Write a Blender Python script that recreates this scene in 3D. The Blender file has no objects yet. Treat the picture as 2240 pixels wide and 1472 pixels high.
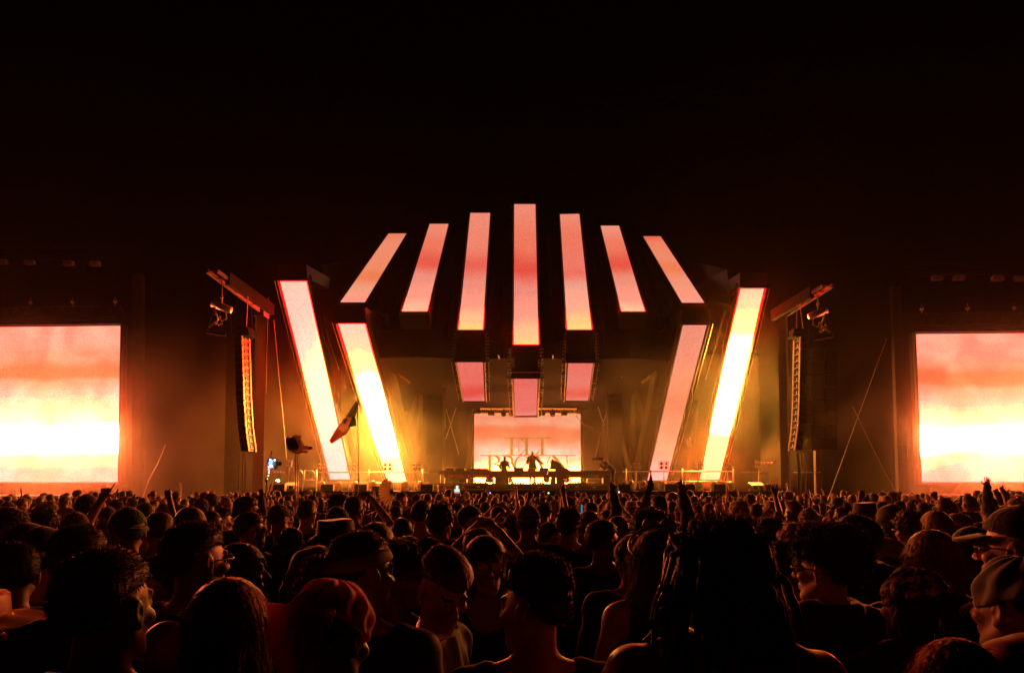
import bpy, math, random
import numpy as np
from mathutils import Vector, Matrix
from mathutils.bvhtree import BVHTree

random.seed(7)
rng = np.random.default_rng(7)
S = bpy.context.scene
COL = S.collection

# ------------------------------------------------------------------ camera, world, exposure
FPX, CX, PY = 1500.0, 1120.0, 989.0
cam = bpy.data.cameras.new('camera')
cam.sensor_width = 36.0
cam.lens = 36.0 * FPX / 2240.0
cam.shift_y = (PY - 736.0) / 2240.0
cam.clip_start = 0.05
cam.clip_end = 500.0
camo = bpy.data.objects.new('camera', cam)
COL.objects.link(camo)
CAM = Vector((0.0, 0.0, 1.95))
camo.location = CAM
camo.rotation_euler = (math.radians(93.0), 0.0, math.radians(2.4))
S.camera = camo
RC = camo.rotation_euler.to_matrix()

world = bpy.data.worlds.new('World')
S.world = world
world.use_nodes = True
nt = world.node_tree
bg = nt.nodes['Background']
sky = nt.nodes.new('ShaderNodeTexSky')
sky.sky_type = 'NISHITA'
sky.sun_disc = False
sky.sun_elevation = math.radians(-6.0)
sky.sun_rotation = math.radians(200.0)
nt.links.new(sky.outputs[0], bg.inputs['Color'])
bg.inputs['Strength'].default_value = 0.0008

S.view_settings.view_transform = 'Standard'
S.view_settings.look = 'None'
S.view_settings.exposure = 0.0
S.view_settings.gamma = 1.0
S.view_settings.use_curve_mapping = False
S.render.engine = 'CYCLES'
cy = S.cycles
cy.max_bounces = 5
cy.diffuse_bounces = 2
cy.glossy_bounces = 2
cy.transmission_bounces = 2
cy.volume_bounces = 1
cy.transparent_max_bounces = 6
cy.use_denoising = True
cy.denoising_input_passes = 'RGB_ALBEDO_NORMAL'
cy.sample_clamp_indirect = 4.0
cy.sample_clamp_direct = 0.0
cy.volume_step_rate = 2.0
cy.volume_max_steps = 64
cy.caustics_reflective = False
cy.caustics_refractive = False

HAZE_DENSITY = 0.00012

# ------------------------------------------------------------------ pixel <-> place
def ray(px, py):
    return RC @ Vector(((px - CX) / FPX, -(py - PY) / FPX, -1.0))
def at(px, py, Y):
    """point of the plane y=Y seen at photo pixel px,py"""
    d = ray(px, py)
    return CAM + d * (Y / d.y)
def atd(px, py, depth):
    return CAM + ray(px, py) * depth
def proj(p):
    q = RC.transposed() @ (Vector(p) - CAM)
    return CX + FPX * q.x / -q.z, PY - FPX * q.y / -q.z, -q.z

# ------------------------------------------------------------------ materials
def new_mat(name):
    m = bpy.data.materials.new(name)
    m.use_nodes = True
    return m, m.node_tree, m.node_tree.nodes['Principled BSDF']

def surf(name, col, rough=0.6, metal=0.0, scale=8.0, var=0.25, bump=0.0, spec=0.5, sheen=0.0, objvar=0.0, coords='Object', stretch=None):
    m, t, b = new_mat(name)
    N = t.nodes; L = t.links
    tc = N.new('ShaderNodeTexCoord')
    mp = N.new('ShaderNodeMapping')
    L.new(tc.outputs[coords], mp.inputs[0])
    if stretch: mp.inputs['Scale'].default_value = stretch
    nz = N.new('ShaderNodeTexNoise'); nz.inputs['Scale'].default_value = scale
    nz.inputs['Detail'].default_value = 4.0
    L.new(mp.outputs[0], nz.inputs['Vector'])
    rp = N.new('ShaderNodeValToRGB')
    c = np.array(col)
    rp.color_ramp.elements[0].position = 0.3; rp.color_ramp.elements[1].position = 0.72
    rp.color_ramp.elements[0].color = (*(c * (1 - var)), 1)
    rp.color_ramp.elements[1].color = (*np.minimum(c * (1 + var), 1.0), 1)
    L.new(nz.outputs['Fac'], rp.inputs[0])
    out = rp.outputs[0]
    if objvar:
        oi = N.new('ShaderNodeObjectInfo')
        hs = N.new('ShaderNodeHueSaturation')
        mr = N.new('ShaderNodeMapRange')
        mr.inputs[3].default_value = 1 - objvar; mr.inputs[4].default_value = 1 + objvar
        L.new(oi.outputs['Random'], mr.inputs[0])
        L.new(mr.outputs[0], hs.inputs['Value'])
        L.new(out, hs.inputs['Color'])
        out = hs.outputs[0]
    L.new(out, b.inputs['Base Color'])
    b.inputs['Roughness'].default_value = rough
    b.inputs['Metallic'].default_value = metal
    b.inputs['Specular IOR Level'].default_value = spec
    if sheen:
        b.inputs['Sheen Weight'].default_value = sheen
        b.inputs['Sheen Roughness'].default_value = 0.35
    if bump:
        bp = N.new('ShaderNodeBump'); bp.inputs['Strength'].default_value = bump
        bp.inputs['Distance'].default_value = 0.02
        L.new(nz.outputs['Fac'], bp.inputs['Height'])
        L.new(bp.outputs[0], b.inputs['Normal'])
    return m

def lamp_mat(name, col, strength):
    m, t, b = new_mat(name)
    b.inputs['Base Color'].default_value = (0, 0, 0, 1)
    b.inputs['Emission Color'].default_value = (*col, 1)
    b.inputs['Emission Strength'].default_value = strength
    return m

def srgb(r, g, b):
    f = lambda v: (v / 255 / 12.92) if v <= 10 else ((v / 255 + 0.055) / 1.055) ** 2.4
    return (f(r), f(g), f(b))

def led_mat(name, stops, warp=0.05, wscale=(2, 2), seed=0.0, ugrad=None, clouds=0.0, lines=0.0):
    """picture shown on an LED wall; stops = (v from the top, linear r, g, b) and may exceed 1"""
    m = bpy.data.materials.new(name); m.use_nodes = True
    t = m.node_tree; N = t.nodes; L = t.links
    N.clear()
    out = N.new('ShaderNodeOutputMaterial')
    em = N.new('ShaderNodeEmission')
    L.new(em.outputs[0], out.inputs[0])
    uv = N.new('ShaderNodeUVMap')
    sp = N.new('ShaderNodeSeparateXYZ'); L.new(uv.outputs[0], sp.inputs[0])
    mp = N.new('ShaderNodeMapping'); L.new(uv.outputs[0], mp.inputs[0])
    mp.inputs['Scale'].default_value = (wscale[0], wscale[1], 1); mp.inputs['Location'].default_value = (seed, seed * 1.7, seed)
    nz = N.new('ShaderNodeTexNoise'); nz.inputs['Scale'].default_value = 1.0; nz.inputs['Detail'].default_value = 1.5
    L.new(mp.outputs[0], nz.inputs['Vector'])
    a = N.new('ShaderNodeMath'); a.operation = 'SUBTRACT'; a.inputs[1].default_value = 0.5
    L.new(nz.outputs['Fac'], a.inputs[0])
    b = N.new('ShaderNodeMath'); b.operation = 'MULTIPLY_ADD'; b.inputs[1].default_value = warp * 2
    L.new(a.outputs[0], b.inputs[0]); L.new(sp.outputs['Y'], b.inputs[2])
    pw = b.outputs[0]
    if ugrad:
        c = N.new('ShaderNodeMath'); c.operation = 'MULTIPLY_ADD'; c.inputs[1].default_value = ugrad
        L.new(sp.outputs['X'], c.inputs[0]); L.new(pw, c.inputs[2]); pw = c.outputs[0]
    mx = max(max(s[1:]) for s in stops) * 1.02
    rp = N.new('ShaderNodeValToRGB')
    rp.color_ramp.interpolation = 'EASE'
    cr = rp.color_ramp
    while len(cr.elements) > 1: cr.elements.remove(cr.elements[-1])
    for i, s in enumerate(stops):
        e = cr.elements[0] if i == 0 else cr.elements.new(s[0])
        e.position = s[0]
        e.color = (s[1] / mx, s[2] / mx, s[3] / mx, 1)
    L.new(pw, rp.inputs[0])
    # fine pixel noise of the diodes
    g = N.new('ShaderNodeTexNoise'); g.inputs['Scale'].default_value = 14.0; g.inputs['Detail'].default_value = 6.0; g.inputs['Roughness'].default_value = .8
    tc = N.new('ShaderNodeTexCoord'); L.new(tc.outputs['Object'], g.inputs['Vector'])
    mr = N.new('ShaderNodeMapRange'); mr.inputs[1].default_value = 0.3; mr.inputs[2].default_value = 0.7
    mr.inputs[3].default_value = 0.62; mr.inputs[4].default_value = 1.26
    L.new(g.outputs['Fac'], mr.inputs[0])
    fac = mr.outputs[0]
    if lines:
        w = N.new('ShaderNodeTexWave'); w.wave_type = 'BANDS'; w.bands_direction = 'Z'; w.inputs['Scale'].default_value = 2.6
        L.new(tc.outputs['Object'], w.inputs['Vector'])
        m2 = N.new('ShaderNodeMapRange'); m2.inputs[3].default_value = 1 - lines; m2.inputs[4].default_value = 1 + lines * .4
        L.new(w.outputs['Fac'], m2.inputs[0])
        q = N.new('ShaderNodeMath'); q.operation = 'MULTIPLY'; L.new(fac, q.inputs[0]); L.new(m2.outputs[0], q.inputs[1]); fac = q.outputs[0]
    vm = N.new('ShaderNodeVectorMath'); vm.operation = 'SCALE'
    src = rp.outputs[0]
    if clouds:
        cn = N.new('ShaderNodeTexNoise'); cn.inputs['Scale'].default_value = 3.2; cn.inputs['Detail'].default_value = 2.5; cn.inputs['Distortion'].default_value = .8
        m3 = N.new('ShaderNodeMapping'); m3.inputs['Scale'].default_value = (1.6, 1.0, 1); m3.inputs['Location'].default_value = (seed, 2 * seed, 0)
        L.new(uv.outputs[0], m3.inputs[0]); L.new(m3.outputs[0], cn.inputs['Vector'])
        c2 = N.new('ShaderNodeMapRange'); c2.inputs[1].default_value = .32; c2.inputs[2].default_value = .66; c2.inputs[3].default_value = 1 - clouds; c2.inputs[4].default_value = 1 + clouds * .5
        L.new(cn.outputs['Fac'], c2.inputs[0])
        cc = N.new('ShaderNodeCombineXYZ'); cc.inputs[0].default_value = 1.0; L.new(c2.outputs[0], cc.inputs[1]); L.new(c2.outputs[0], cc.inputs[2])
        mm_ = N.new('ShaderNodeVectorMath'); mm_.operation = 'MULTIPLY'; L.new(src, mm_.inputs[0]); L.new(cc.outputs[0], mm_.inputs[1]); src = mm_.outputs[0]
    L.new(src, vm.inputs[0]); L.new(fac, vm.inputs['Scale'])
    L.new(vm.outputs[0], em.inputs['Color'])
    em.inputs['Strength'].default_value = mx
    return m

M = {}
M['black_metal'] = surf('black painted metal', (0.012, 0.012, 0.012), 0.45, 0.0, 14, .3)
M['cloth_black'] = surf('black drape cloth', (0.006, 0.0055, 0.005), 0.9, 0, 5, .35, .2)
M['halo_bezel'] = surf('halo red edge frame', (0.05, 0.014, 0.010), 0.5, 0, 12, .2)  # frame tinted dark red to imitate the red bloom round the screens
M['alu'] = surf('brushed aluminium', (0.55, 0.53, 0.5), 0.38, 0.7, 20, .15)
M['tower'] = surf('tower sleeve fabric', (0.11, 0.105, 0.08), 0.85, 0, 3, .12, .15, spec=0.15, stretch=(1, 1, .3))
M['scaffold'] = surf('galvanised scaffold', (0.16, 0.15, 0.13), 0.5, 0.4, 15, .2)
M['deck'] = surf('stage deck boards', (0.10, 0.08, 0.07), 0.5, 0, 3, .3, .1)
M['fascia'] = surf('stage fascia', (0.05, 0.04, 0.035), 0.6, 0, 4, .3)
M['ground'] = surf('trodden dark ground', (0.05, 0.042, 0.035), 0.9, 0, 1.2, .5, .6)
M['box'] = surf('speaker paint', (0.014, 0.013, 0.012), 0.55, 0, 30, .3, .2)
M['rail'] = surf('zinc plate', (0.75, 0.68, 0.5), 0.4, 0.25, 40, .35)
M['white'] = surf('white board', (0.75, 0.74, 0.7), 0.5, 0, 6, .06)
M['mast'] = surf('dark mast sleeve', (0.045, 0.038, 0.03), 0.8, 0, 3, .2)
M['lens'] = surf('lamp glass', (0.12, 0.11, 0.1), 0.12, 0, 5, .1)
M['dustcover'] = surf('grey rain cover plastic', (0.3, 0.27, 0.23), 0.35, 0, 9, .2, .4)
M['cable'] = surf('rubber cable', (0.05, 0.045, 0.04), 0.5, 0, 10, .2)
M['steel'] = surf('steel wire', (0.4, 0.38, 0.35), 0.4, 0.6, 10, .2)
M['red_beam'] = surf('painted steel beam', (0.014, 0.013, 0.012), 0.9, 0.0, 5, .2, spec=0.08)

# ------------------------------------------------------------------ mesh builder
class MB:
    def __init__(s):
        s.v = []; s.f = []; s.m = []; s.uv = {}
    def quad(s, a, b, c, d, mi=0, uv=None):
        i = len(s.v); s.v += [tuple(a), tuple(b), tuple(c), tuple(d)]; s.f.append((i, i + 1, i + 2, i + 3)); s.m.append(mi)
        if uv: s.uv[len(s.f) - 1] = uv
    def poly(s, pts, mi=0):
        i = len(s.v); s.v += [tuple(p) for p in pts]; s.f.append(tuple(range(i, i + len(pts)))); s.m.append(mi)
    def hexa(s, p, mi=0):
        """8 corners: bottom ring 0-3, top ring 4-7"""
        i = len(s.v); s.v += [tuple(q) for q in p]
        for f in ((3, 2, 1, 0), (4, 5, 6, 7), (0, 1, 5, 4), (1, 2, 6, 5), (2, 3, 7, 6), (3, 0, 4, 7)):
            s.f.append(tuple(i + k for k in f)); s.m.append(mi)
    def box(s, lo, hi, mi=0):
        x0, y0, z0 = lo; x1, y1, z1 = hi
        s.hexa([(x0, y0, z0), (x1, y0, z0), (x1, y1, z0), (x0, y1, z0), (x0, y0, z1), (x1, y0, z1), (x1, y1, z1), (x0, y1, z1)], mi)
    def beam(s, a, b, w, h, mi=0, up=(0, 0, 1)):
        a = Vector(a); b = Vector(b); d = (b - a).normalized(); up = Vector(up)
        if abs(d.dot(up)) > .98: up = Vector((0, 1, 0))
        sx = d.cross(up).normalized(); sy = sx.cross(d)
        r = [(-w / 2, -h / 2), (w / 2, -h / 2), (w / 2, h / 2), (-w / 2, h / 2)]
        s.hexa([a + sx * u + sy * v for u, v in r] + [b + sx * u + sy * v for u, v in r], mi)
    def tube(s, pts, r, n=8, mi=0, cap=True):
        pts = [Vector(p) for p in pts]
        rs = r if isinstance(r, (list, tuple)) else [r] * len(pts)
        base = len(s.v); ref = Vector((0.13, 0.31, 0.94))
        for k, p in enumerate(pts):
            d = (pts[min(k + 1, len(pts) - 1)] - pts[max(k - 1, 0)]).normalized()
            if abs(d.dot(ref)) > .97: u = d.cross(Vector((1, 0, 0))).normalized()
            else: u = d.cross(ref).normalized()
            w = d.cross(u)
            for j in range(n):
                an = 2 * math.pi * j / n
                s.v.append(tuple(p + (u * math.cos(an) + w * math.sin(an)) * rs[k]))
        for k in range(len(pts) - 1):
            for j in range(n):
                a = base + k * n + j; b = base + k * n + (j + 1) % n
                s.f.append((a, b, b + n, a + n)); s.m.append(mi)
        if cap:
            s.f.append(tuple(base + j for j in range(n))[::-1]); s.m.append(mi)
            e = base + (len(pts) - 1) * n
            s.f.append(tuple(e + j for j in range(n))); s.m.append(mi)
    def ball(s, c, r, n=10, mi=0, sc=(1, 1, 1)):
        base = len(s.v); c = Vector(c); m = n // 2 + 1
        for i in range(1, m):
            th = math.pi * i / m
            for j in range(n):
                ph = 2 * math.pi * j / n
                s.v.append((c.x + r * sc[0] * math.sin(th) * math.cos(ph), c.y + r * sc[1] * math.sin(th) * math.sin(ph), c.z + r * sc[2] * math.cos(th)))
        t = len(s.v); s.v += [(c.x, c.y, c.z + r * sc[2]), (c.x, c.y, c.z - r * sc[2])]
        for i in range(m - 2):
            for j in range(n):
                a = base + i * n + j; b = base + i * n + (j + 1) % n
                s.f.append((a, a + n, b + n, b)); s.m.append(mi)
        for j in range(n):
            s.f.append((t, base + j, base + (j + 1) % n)); s.m.append(mi)
            e = base + (m - 2) * n
            s.f.append((t + 1, e + (j + 1) % n, e + j)); s.m.append(mi)
    def mesh(s, name, mats, smooth=False):
        me = bpy.data.meshes.new(name)
        me.from_pydata(s.v, [], s.f)
        for m in (mats if isinstance(mats, (list, tuple)) else [mats]): me.materials.append(m)
        me.polygons.foreach_set('material_index', s.m)
        if s.uv:
            l = me.uv_layers.new(name='UVMap')
            for fi, uv in s.uv.items():
                for k, li in enumerate(me.polygons[fi].loop_indices): l.data[li].uv = uv[k]
        if smooth: me.polygons.foreach_set('use_smooth', [True] * len(me.polygons))
        me.update()
        return me
    def build(s, name, mats, parent=None, smooth=False):
        o = bpy.data.objects.new(name, s.mesh(name, mats, smooth))
        COL.objects.link(o)
        if parent is not None:
            o.parent = parent; o.matrix_parent_inverse = parent.matrix_world.inverted()
        return o

def tag(o, label=None, cat=None, group=None, kind=None):
    if label: o['label'] = label
    if cat: o['category'] = cat
    if group: o['group'] = group
    if kind: o['kind'] = kind
    return o
def empty(name, loc, label, cat, group=None, rz=0.0):
    o = bpy.data.objects.new(name, None); COL.objects.link(o)
    o.empty_display_size = .2
    o.location = loc; o.rotation_euler = (0, 0, rz)
    o.matrix_world = Matrix.Translation(Vector(loc)) @ Matrix.Rotation(rz, 4, 'Z')
    return tag(o, label, cat, group)
def copy_tree(o, parent=None):
    c = o.copy(); COL.objects.link(c)
    if parent is not None: c.parent = parent
    for ch in [x for x in o.children]: copy_tree(ch, c)
    return c

# ------------------------------------------------------------------ ground
g = MB(); g.quad((-150, -40, 0), (150, -40, 0), (150, 120, 0), (-150, 120, 0))
tag(g.build('ground', M['ground']), kind='structure')

DECK = 1.785
# ------------------------------------------------------------------ LED panels
def panel_quad(TL, TR, BR, BL):
    return [Vector(p) for p in (TL, TR, BR, BL)]

def led_parts(root, corners, mat, thick=0.7, marg=0.13, bez=0.07, housing=True, frame_l=True):
    """screen + bezel + housing slab behind, corners TL TR BR BL in world"""
    TL, TR, BR, BL = corners
    ux = (TR - TL).normalized(); uy = ((TL + TR) - (BL + BR)).normalized()
    n = ux.cross(uy).normalized()                      # towards the audience
    if n.y > 0: n = -n
    sc = MB()
    K = 12
    for k in range(K):
        a, b = k / K, (k + 1) / K
        sc.quad(BL.lerp(TL, 1 - b), BR.lerp(TR, 1 - b), BR.lerp(TR, 1 - a), BL.lerp(TL, 1 - a), 0, [(0, b), (1, b), (1, a), (0, a)])
    sc.build('screen', mat, root)
    # bezel: raised lip round the screen, sloped and tinted to carry a red halo
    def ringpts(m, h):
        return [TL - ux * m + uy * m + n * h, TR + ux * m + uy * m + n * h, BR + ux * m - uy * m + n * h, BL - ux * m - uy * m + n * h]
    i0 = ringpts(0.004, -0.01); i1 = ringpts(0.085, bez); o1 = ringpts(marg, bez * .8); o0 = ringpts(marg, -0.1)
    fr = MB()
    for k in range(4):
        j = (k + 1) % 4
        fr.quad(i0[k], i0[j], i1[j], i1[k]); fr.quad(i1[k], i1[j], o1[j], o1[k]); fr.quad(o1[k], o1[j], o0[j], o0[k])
    fr.build('halo_bezel', M['halo_bezel'], root)
    if housing:
        a = ringpts(marg - .005, -0.03); b = ringpts(marg - .005, -thick)
        hb = MB(); hb.hexa([b[3], b[2], a[2], a[3], b[0], b[1], a[1], a[0]])
        hb.build('housing', M['cloth_black'], root)
    return n, ux, uy

def pan(name, label, group, tl, tr, br, bl, Yt, Yb, mat, root=None, **kw):
    c = [at(*tl, Yt), at(*tr, Yt), at(*br, Yb), at(*bl, Yb)]
    if root is None:
        root = empty(name, (c[3] + c[2]) / 2, label, 'LED panel', group)
    n, ux, uy = led_parts(root, c, mat, **kw)
    return root, c, n

SAL = (.92, .20, .115); RED = (.85, .085, .06); PNK = (1.2, .35, .24); PPK = (6, .62, .50); YEL = (9, .78, .30)
def st(*a): return [(v, *c) for v, c in a]
HOT = (190, 74, 11); YH = (130, 5, .5); OR = (.93, .22, .09)
G_UP = 'LED ribs fanning over the stage roof'
up = [
 ('leftmost LED rib of the roof fan, short and slanting, salmon with an orange smudge', (850, 511), (889, 511), (797, 663), (743, 663), 46.8, 33.8,
  st((0, (.90, .22, .12)), (.2, (.93, .28, .16)), (.55, (.93, .27, .14)), (.68, OR), (.85, (.95, .36, .22)), (1, PNK)), 1.),
 ('second LED rib from the left in the roof fan, pink with red middle', (940, 490), (981, 490), (934, 682), (879, 682), 44.6, 33.6,
  st((0, (.92, .27, .17)), (.3, SAL), (.52, (.87, .11, .07)), (.68, (.93, .3, .22)), (.85, PNK), (.97, (14, .52, .32)), (1, (24, .62, .3))), 2.),
 ('third LED rib from the left in the roof fan, its lower tip turning yellow', (1029, 466), (1072, 466), (1056, 721), (1003, 721), 42.8, 34.4,
  st((0, (.92, .27, .18)), (.3, (.93, .25, .16)), (.5, (.88, .13, .09)), (.66, (.92, .28, .2)), (.82, PNK), (.93, (20, .58, .28)), (1, (70, .72, .22))), 3.),
 ('central and tallest LED rib at the crown of the stage roof', (1125, 447), (1171, 447), (1178, 753), (1124, 753), 39.9, 33.9,
  st((0, (.92, .27, .18)), (.3, SAL), (.5, (.85, .09, .06)), (.66, (.92, .27, .2)), (.82, PNK), (.93, (20, .58, .28)), (1, (70, .75, .22))), 4.),
 ('fifth LED rib from the left, just right of the tallest, yellow at its tip', (1225, 469), (1267, 468), (1294, 721), (1241, 721), 43.6, 34.6,
  st((0, (.92, .27, .18)), (.25, SAL), (.5, (.92, .2, .14)), (.56, (.90, .18, .12)), (.68, (.93, .38, .27)), (.85, (2, .44, .28)), (.95, (20, .62, .25)), (1, (70, .72, .22))), 5.),
 ('sixth LED rib from the left in the roof fan, strong red in its middle', (1314, 494), (1354, 494), (1411, 682), (1360, 682), 45.6, 34.4,
  st((0, (.93, .3, .2)), (.3, SAL), (.52, (.86, .10, .06)), (.7, (.92, .3, .2)), (.86, PNK), (1, (24, .64, .34))), 6.),
 ('rightmost LED rib of the roof fan, narrow and leaning outward', (1407, 517), (1445, 517), (1542, 664), (1493, 664), 48.4, 35.4,
  st((0, (.88, .15, .08)), (.15, (.92, .24, .13)), (.4, (.92, .27, .15)), (.55, OR), (.75, (.94, .32, .19)), (1, PNK)), 7.),
]
ribs = []
for lab, tl, tr, br, bl, Yt, Yb, stops, sd in up:
    m = led_mat('led picture', stops, warp=.05, wscale=(.9, 3.5), seed=sd * 3.1)
    r, c, n = pan('led_rib', lab, G_UP, tl, tr, br, bl, Yt, Yb, m, thick=.9)
    ribs.append((r, c, n))
# the lower faces of the three middle ribs, under the roof
low = [(2, (1000, 791), (1056, 791), (1060, 877), (1015, 877), st((0, (.88, .17, .13)), (.45, (.88, .16, .12)), (.75, (.83, .08, .06)), (1, (.88, .18, .15))), 34.2, 40.5),
       (3, (1124, 827), (1176, 827), (1173, 909), (1127, 909), st((0, (.86, .15, .12)), (.5, (.89, .18, .14)), (.8, (.88, .17, .14)), (1, (.93, .25, .2))), 34.4, 40.8),
       (4, (1243, 793), (1297, 793), (1286, 876), (1238, 876), st((0, (.88, .17, .13)), (.5, (.9, .21, .16)), (.8, (.86, .12, .08)), (1, (.9, .21, .17))), 34.6, 41.0)]
for i, tl, tr, br, bl, stops, Yt, Yb in low:
    m = led_mat('led picture', stops, warp=.1, wscale=(1.5, 2), seed=i * 5.3)
    r, c0, n0 = ribs[i]
    _, c, n = pan('', '', '', tl, tr, br, bl, Yt, Yb, m, root=r, thick=.5)
    # nose block joining the two faces, with rungs and a bottom pipe
    a, b = c0[3], c0[2]; p, q = c[0], c[1]
    nb = MB()
    dn = Vector((0, 0, -.14)); dd = Vector((0, 1.0, 0)); ins = Vector((.03, .25, 0))
    nb.hexa([p + ins + Vector((0, 0, .12)), q + Vector((-.03, .25, .12)), q + dd + Vector((0, .4, .12)), p + dd + Vector((0, .4, .12)),
             a + ins + dn, b + Vector((-.03, .25, -.14)), b + dd + dn, a + dd + dn])
    nb.build('nose_block', M['cloth_black'], r)
    tr_ = MB()
    zt, zb = a.z - .16, p.z + .16
    for sx, x in ((-1, p.x - .16), (1, q.x + .16)):
        tr_.tube([(x, a.y - .02, zt), (x, a.y - .02, zb)], .022, 6)
        k = zt - .1
        while k > zb:
            tr_.beam((x - .1 * sx, a.y - .02, k), (x + .14 * sx, a.y - .02, k), .03, .03); k -= .17
    tr_.tube([(p.x - .3, a.y - .05, zb + .05), (q.x + .3, a.y - .05, zb + .05)], .035, 6)
    tag(tr_.build('truss_frame', M['alu'], r), kind='stuff')
    # rungs on the sides of the lower face
    ld = MB()
    for s_, e0, e1 in ((-1, c[0], c[3]), (1, c[1], c[2])):
        for k in range(13):
            t_ = e0.lerp(e1, k / 12) + Vector((s_ * .14, -.02, 0))
            ld.beam(t_, t_ + Vector((s_ * random.uniform(.1, .25), 0, 0)), .03, .035 if k % 3 else .08)
        ld.tube([e0 + Vector((s_ * .3, .02, 0)), e1 + Vector((s_ * .3, .02, 0))], .018, 6)
    ld.tube([c[0] + Vector((-.25, -.05, .14)), c[1] + Vector((.25, -.05, .14))], .03, 6)
    tag(ld.build('side_rungs', M['scaffold'], r), kind='stuff')
# rungs beside the long upper faces
for i in (1, 2, 3, 4):
    r, c, n = ribs[i]
    ld = MB()
    for s_, e0, e1 in ((-1, c[0], c[3]), (1, c[1], c[2])):
        if i == 4 and s_ == 1: continue
        for k in range(22):
            if random.random() < .45: continue
            t_ = e0.lerp(e1, (k + .5) / 22) + Vector((s_ * .12, .02, 0))
            ld.beam(t_, t_ + Vector((s_ * random.uniform(.06, .16), 0, 0)), .03, .03)
    tag(ld.build('side_rungs', M['scaffold'], r), kind='stuff')

G_LG = 'tall leaning LED legs beside the stage'
HOTD = (230, 90, 13)
legs = [
 ('outer left leaning LED leg, pale pink left half and yellow right edge', (613, 616), (670, 616), (766, 1048), (722, 1048), 32.0, 39.6,
  st((0, (60, .60, .46)), (.18, (50, .66, .50)), (.34, (40, .85, .60)), (.55, (50, 7, .80)), (.72, (24, 1.6, .82)), (.85, (12, .80, .74)), (1, (8, .76, .74))), .12, (3.2, 3.0), 1.3, .12),
 ('inner left leaning LED leg, glowing white hot in its middle', (740, 708), (798, 708), (889, 1054), (848, 1054), 31.6, 44.0,
  st((0, (70, .68, .48)), (.12, (120, .82, .44)), (.24, YH), (.36, HOT), (.62, HOT), (.8, (60, 5, .8)), (1, (20, 1.6, .75))), .05, (1.5, 2.5), 2.2, None),
 ('inner right leaning LED leg, salmon and dimmer than the rest', (1494, 711), (1546, 711), (1458, 1050), (1417, 1050), 33.4, 44.8,
  st((0, (.92, .29, .19)), (.25, (.91, .28, .17)), (.42, (.90, .24, .12)), (.6, (.93, .30, .16)), (.78, (.97, .40, .24)), (.92, (3, .55, .42)), (1, (8, .62, .54))), .07, (1.2, 3), 3.1, None),
 ('outer right leaning LED leg, the brightest, white and yellow', (1620, 632), (1671, 632), (1573, 1049), (1531, 1049), 34.0, 41.6,
  st((0, (90, .70, .42)), (.08, (130, .85, .42)), (.2, (170, 5, .5)), (.34, HOTD), (.6, HOTD), (.74, (90, 3, .5)), (1, (50, .95, .45))), .03, (1.2, 2), 4.4, None),
]
for lab, tl, tr, br, bl, Yt, Yb, stops, wp, ws, sd, ug in legs:
    m = led_mat('led picture', stops, warp=wp, wscale=ws, seed=sd * 3.1, ugrad=ug)
    r, c, n = pan('leaning_led_panel', lab, G_LG, tl, tr, br, bl, Yt, Yb, m, thick=.5, bez=.1)
    cap = MB()
    up_ = (c[0] - c[3]).normalized()
    top0 = c[0] + up_ * .13; top1 = c[1] + up_ * .13
    cap.hexa([top0 + Vector((-.1, -.1, 0)), top1 + Vector((.1, -.1, 0)), top1 + Vector((.1, 3.4, .5)), top0 + Vector((-.1, 3.4, .5)),
              top0 + Vector((-.1, -.22, .62)), top1 + Vector((.1, -.22, .62)), top1 + Vector((.1, 3.4, 1.1)), top0 + Vector((-.1, 3.4, 1.1))])
    cap.build('top_beam', M['black_metal'], r)
    # narrow shiny edge strip and guy cable
    ed = MB(); sx = -1 if tl[0] < 1120 else 1
    e0, e1 = (c[0], c[3]) if sx < 0 else (c[1], c[2])
    ed.tube([e0 + Vector((sx * .35, .2, .1)), e1 + Vector((sx * .35, .2, 0))], .02, 5)
    ed.build('edge_pipe', M['rail'], r)

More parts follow.
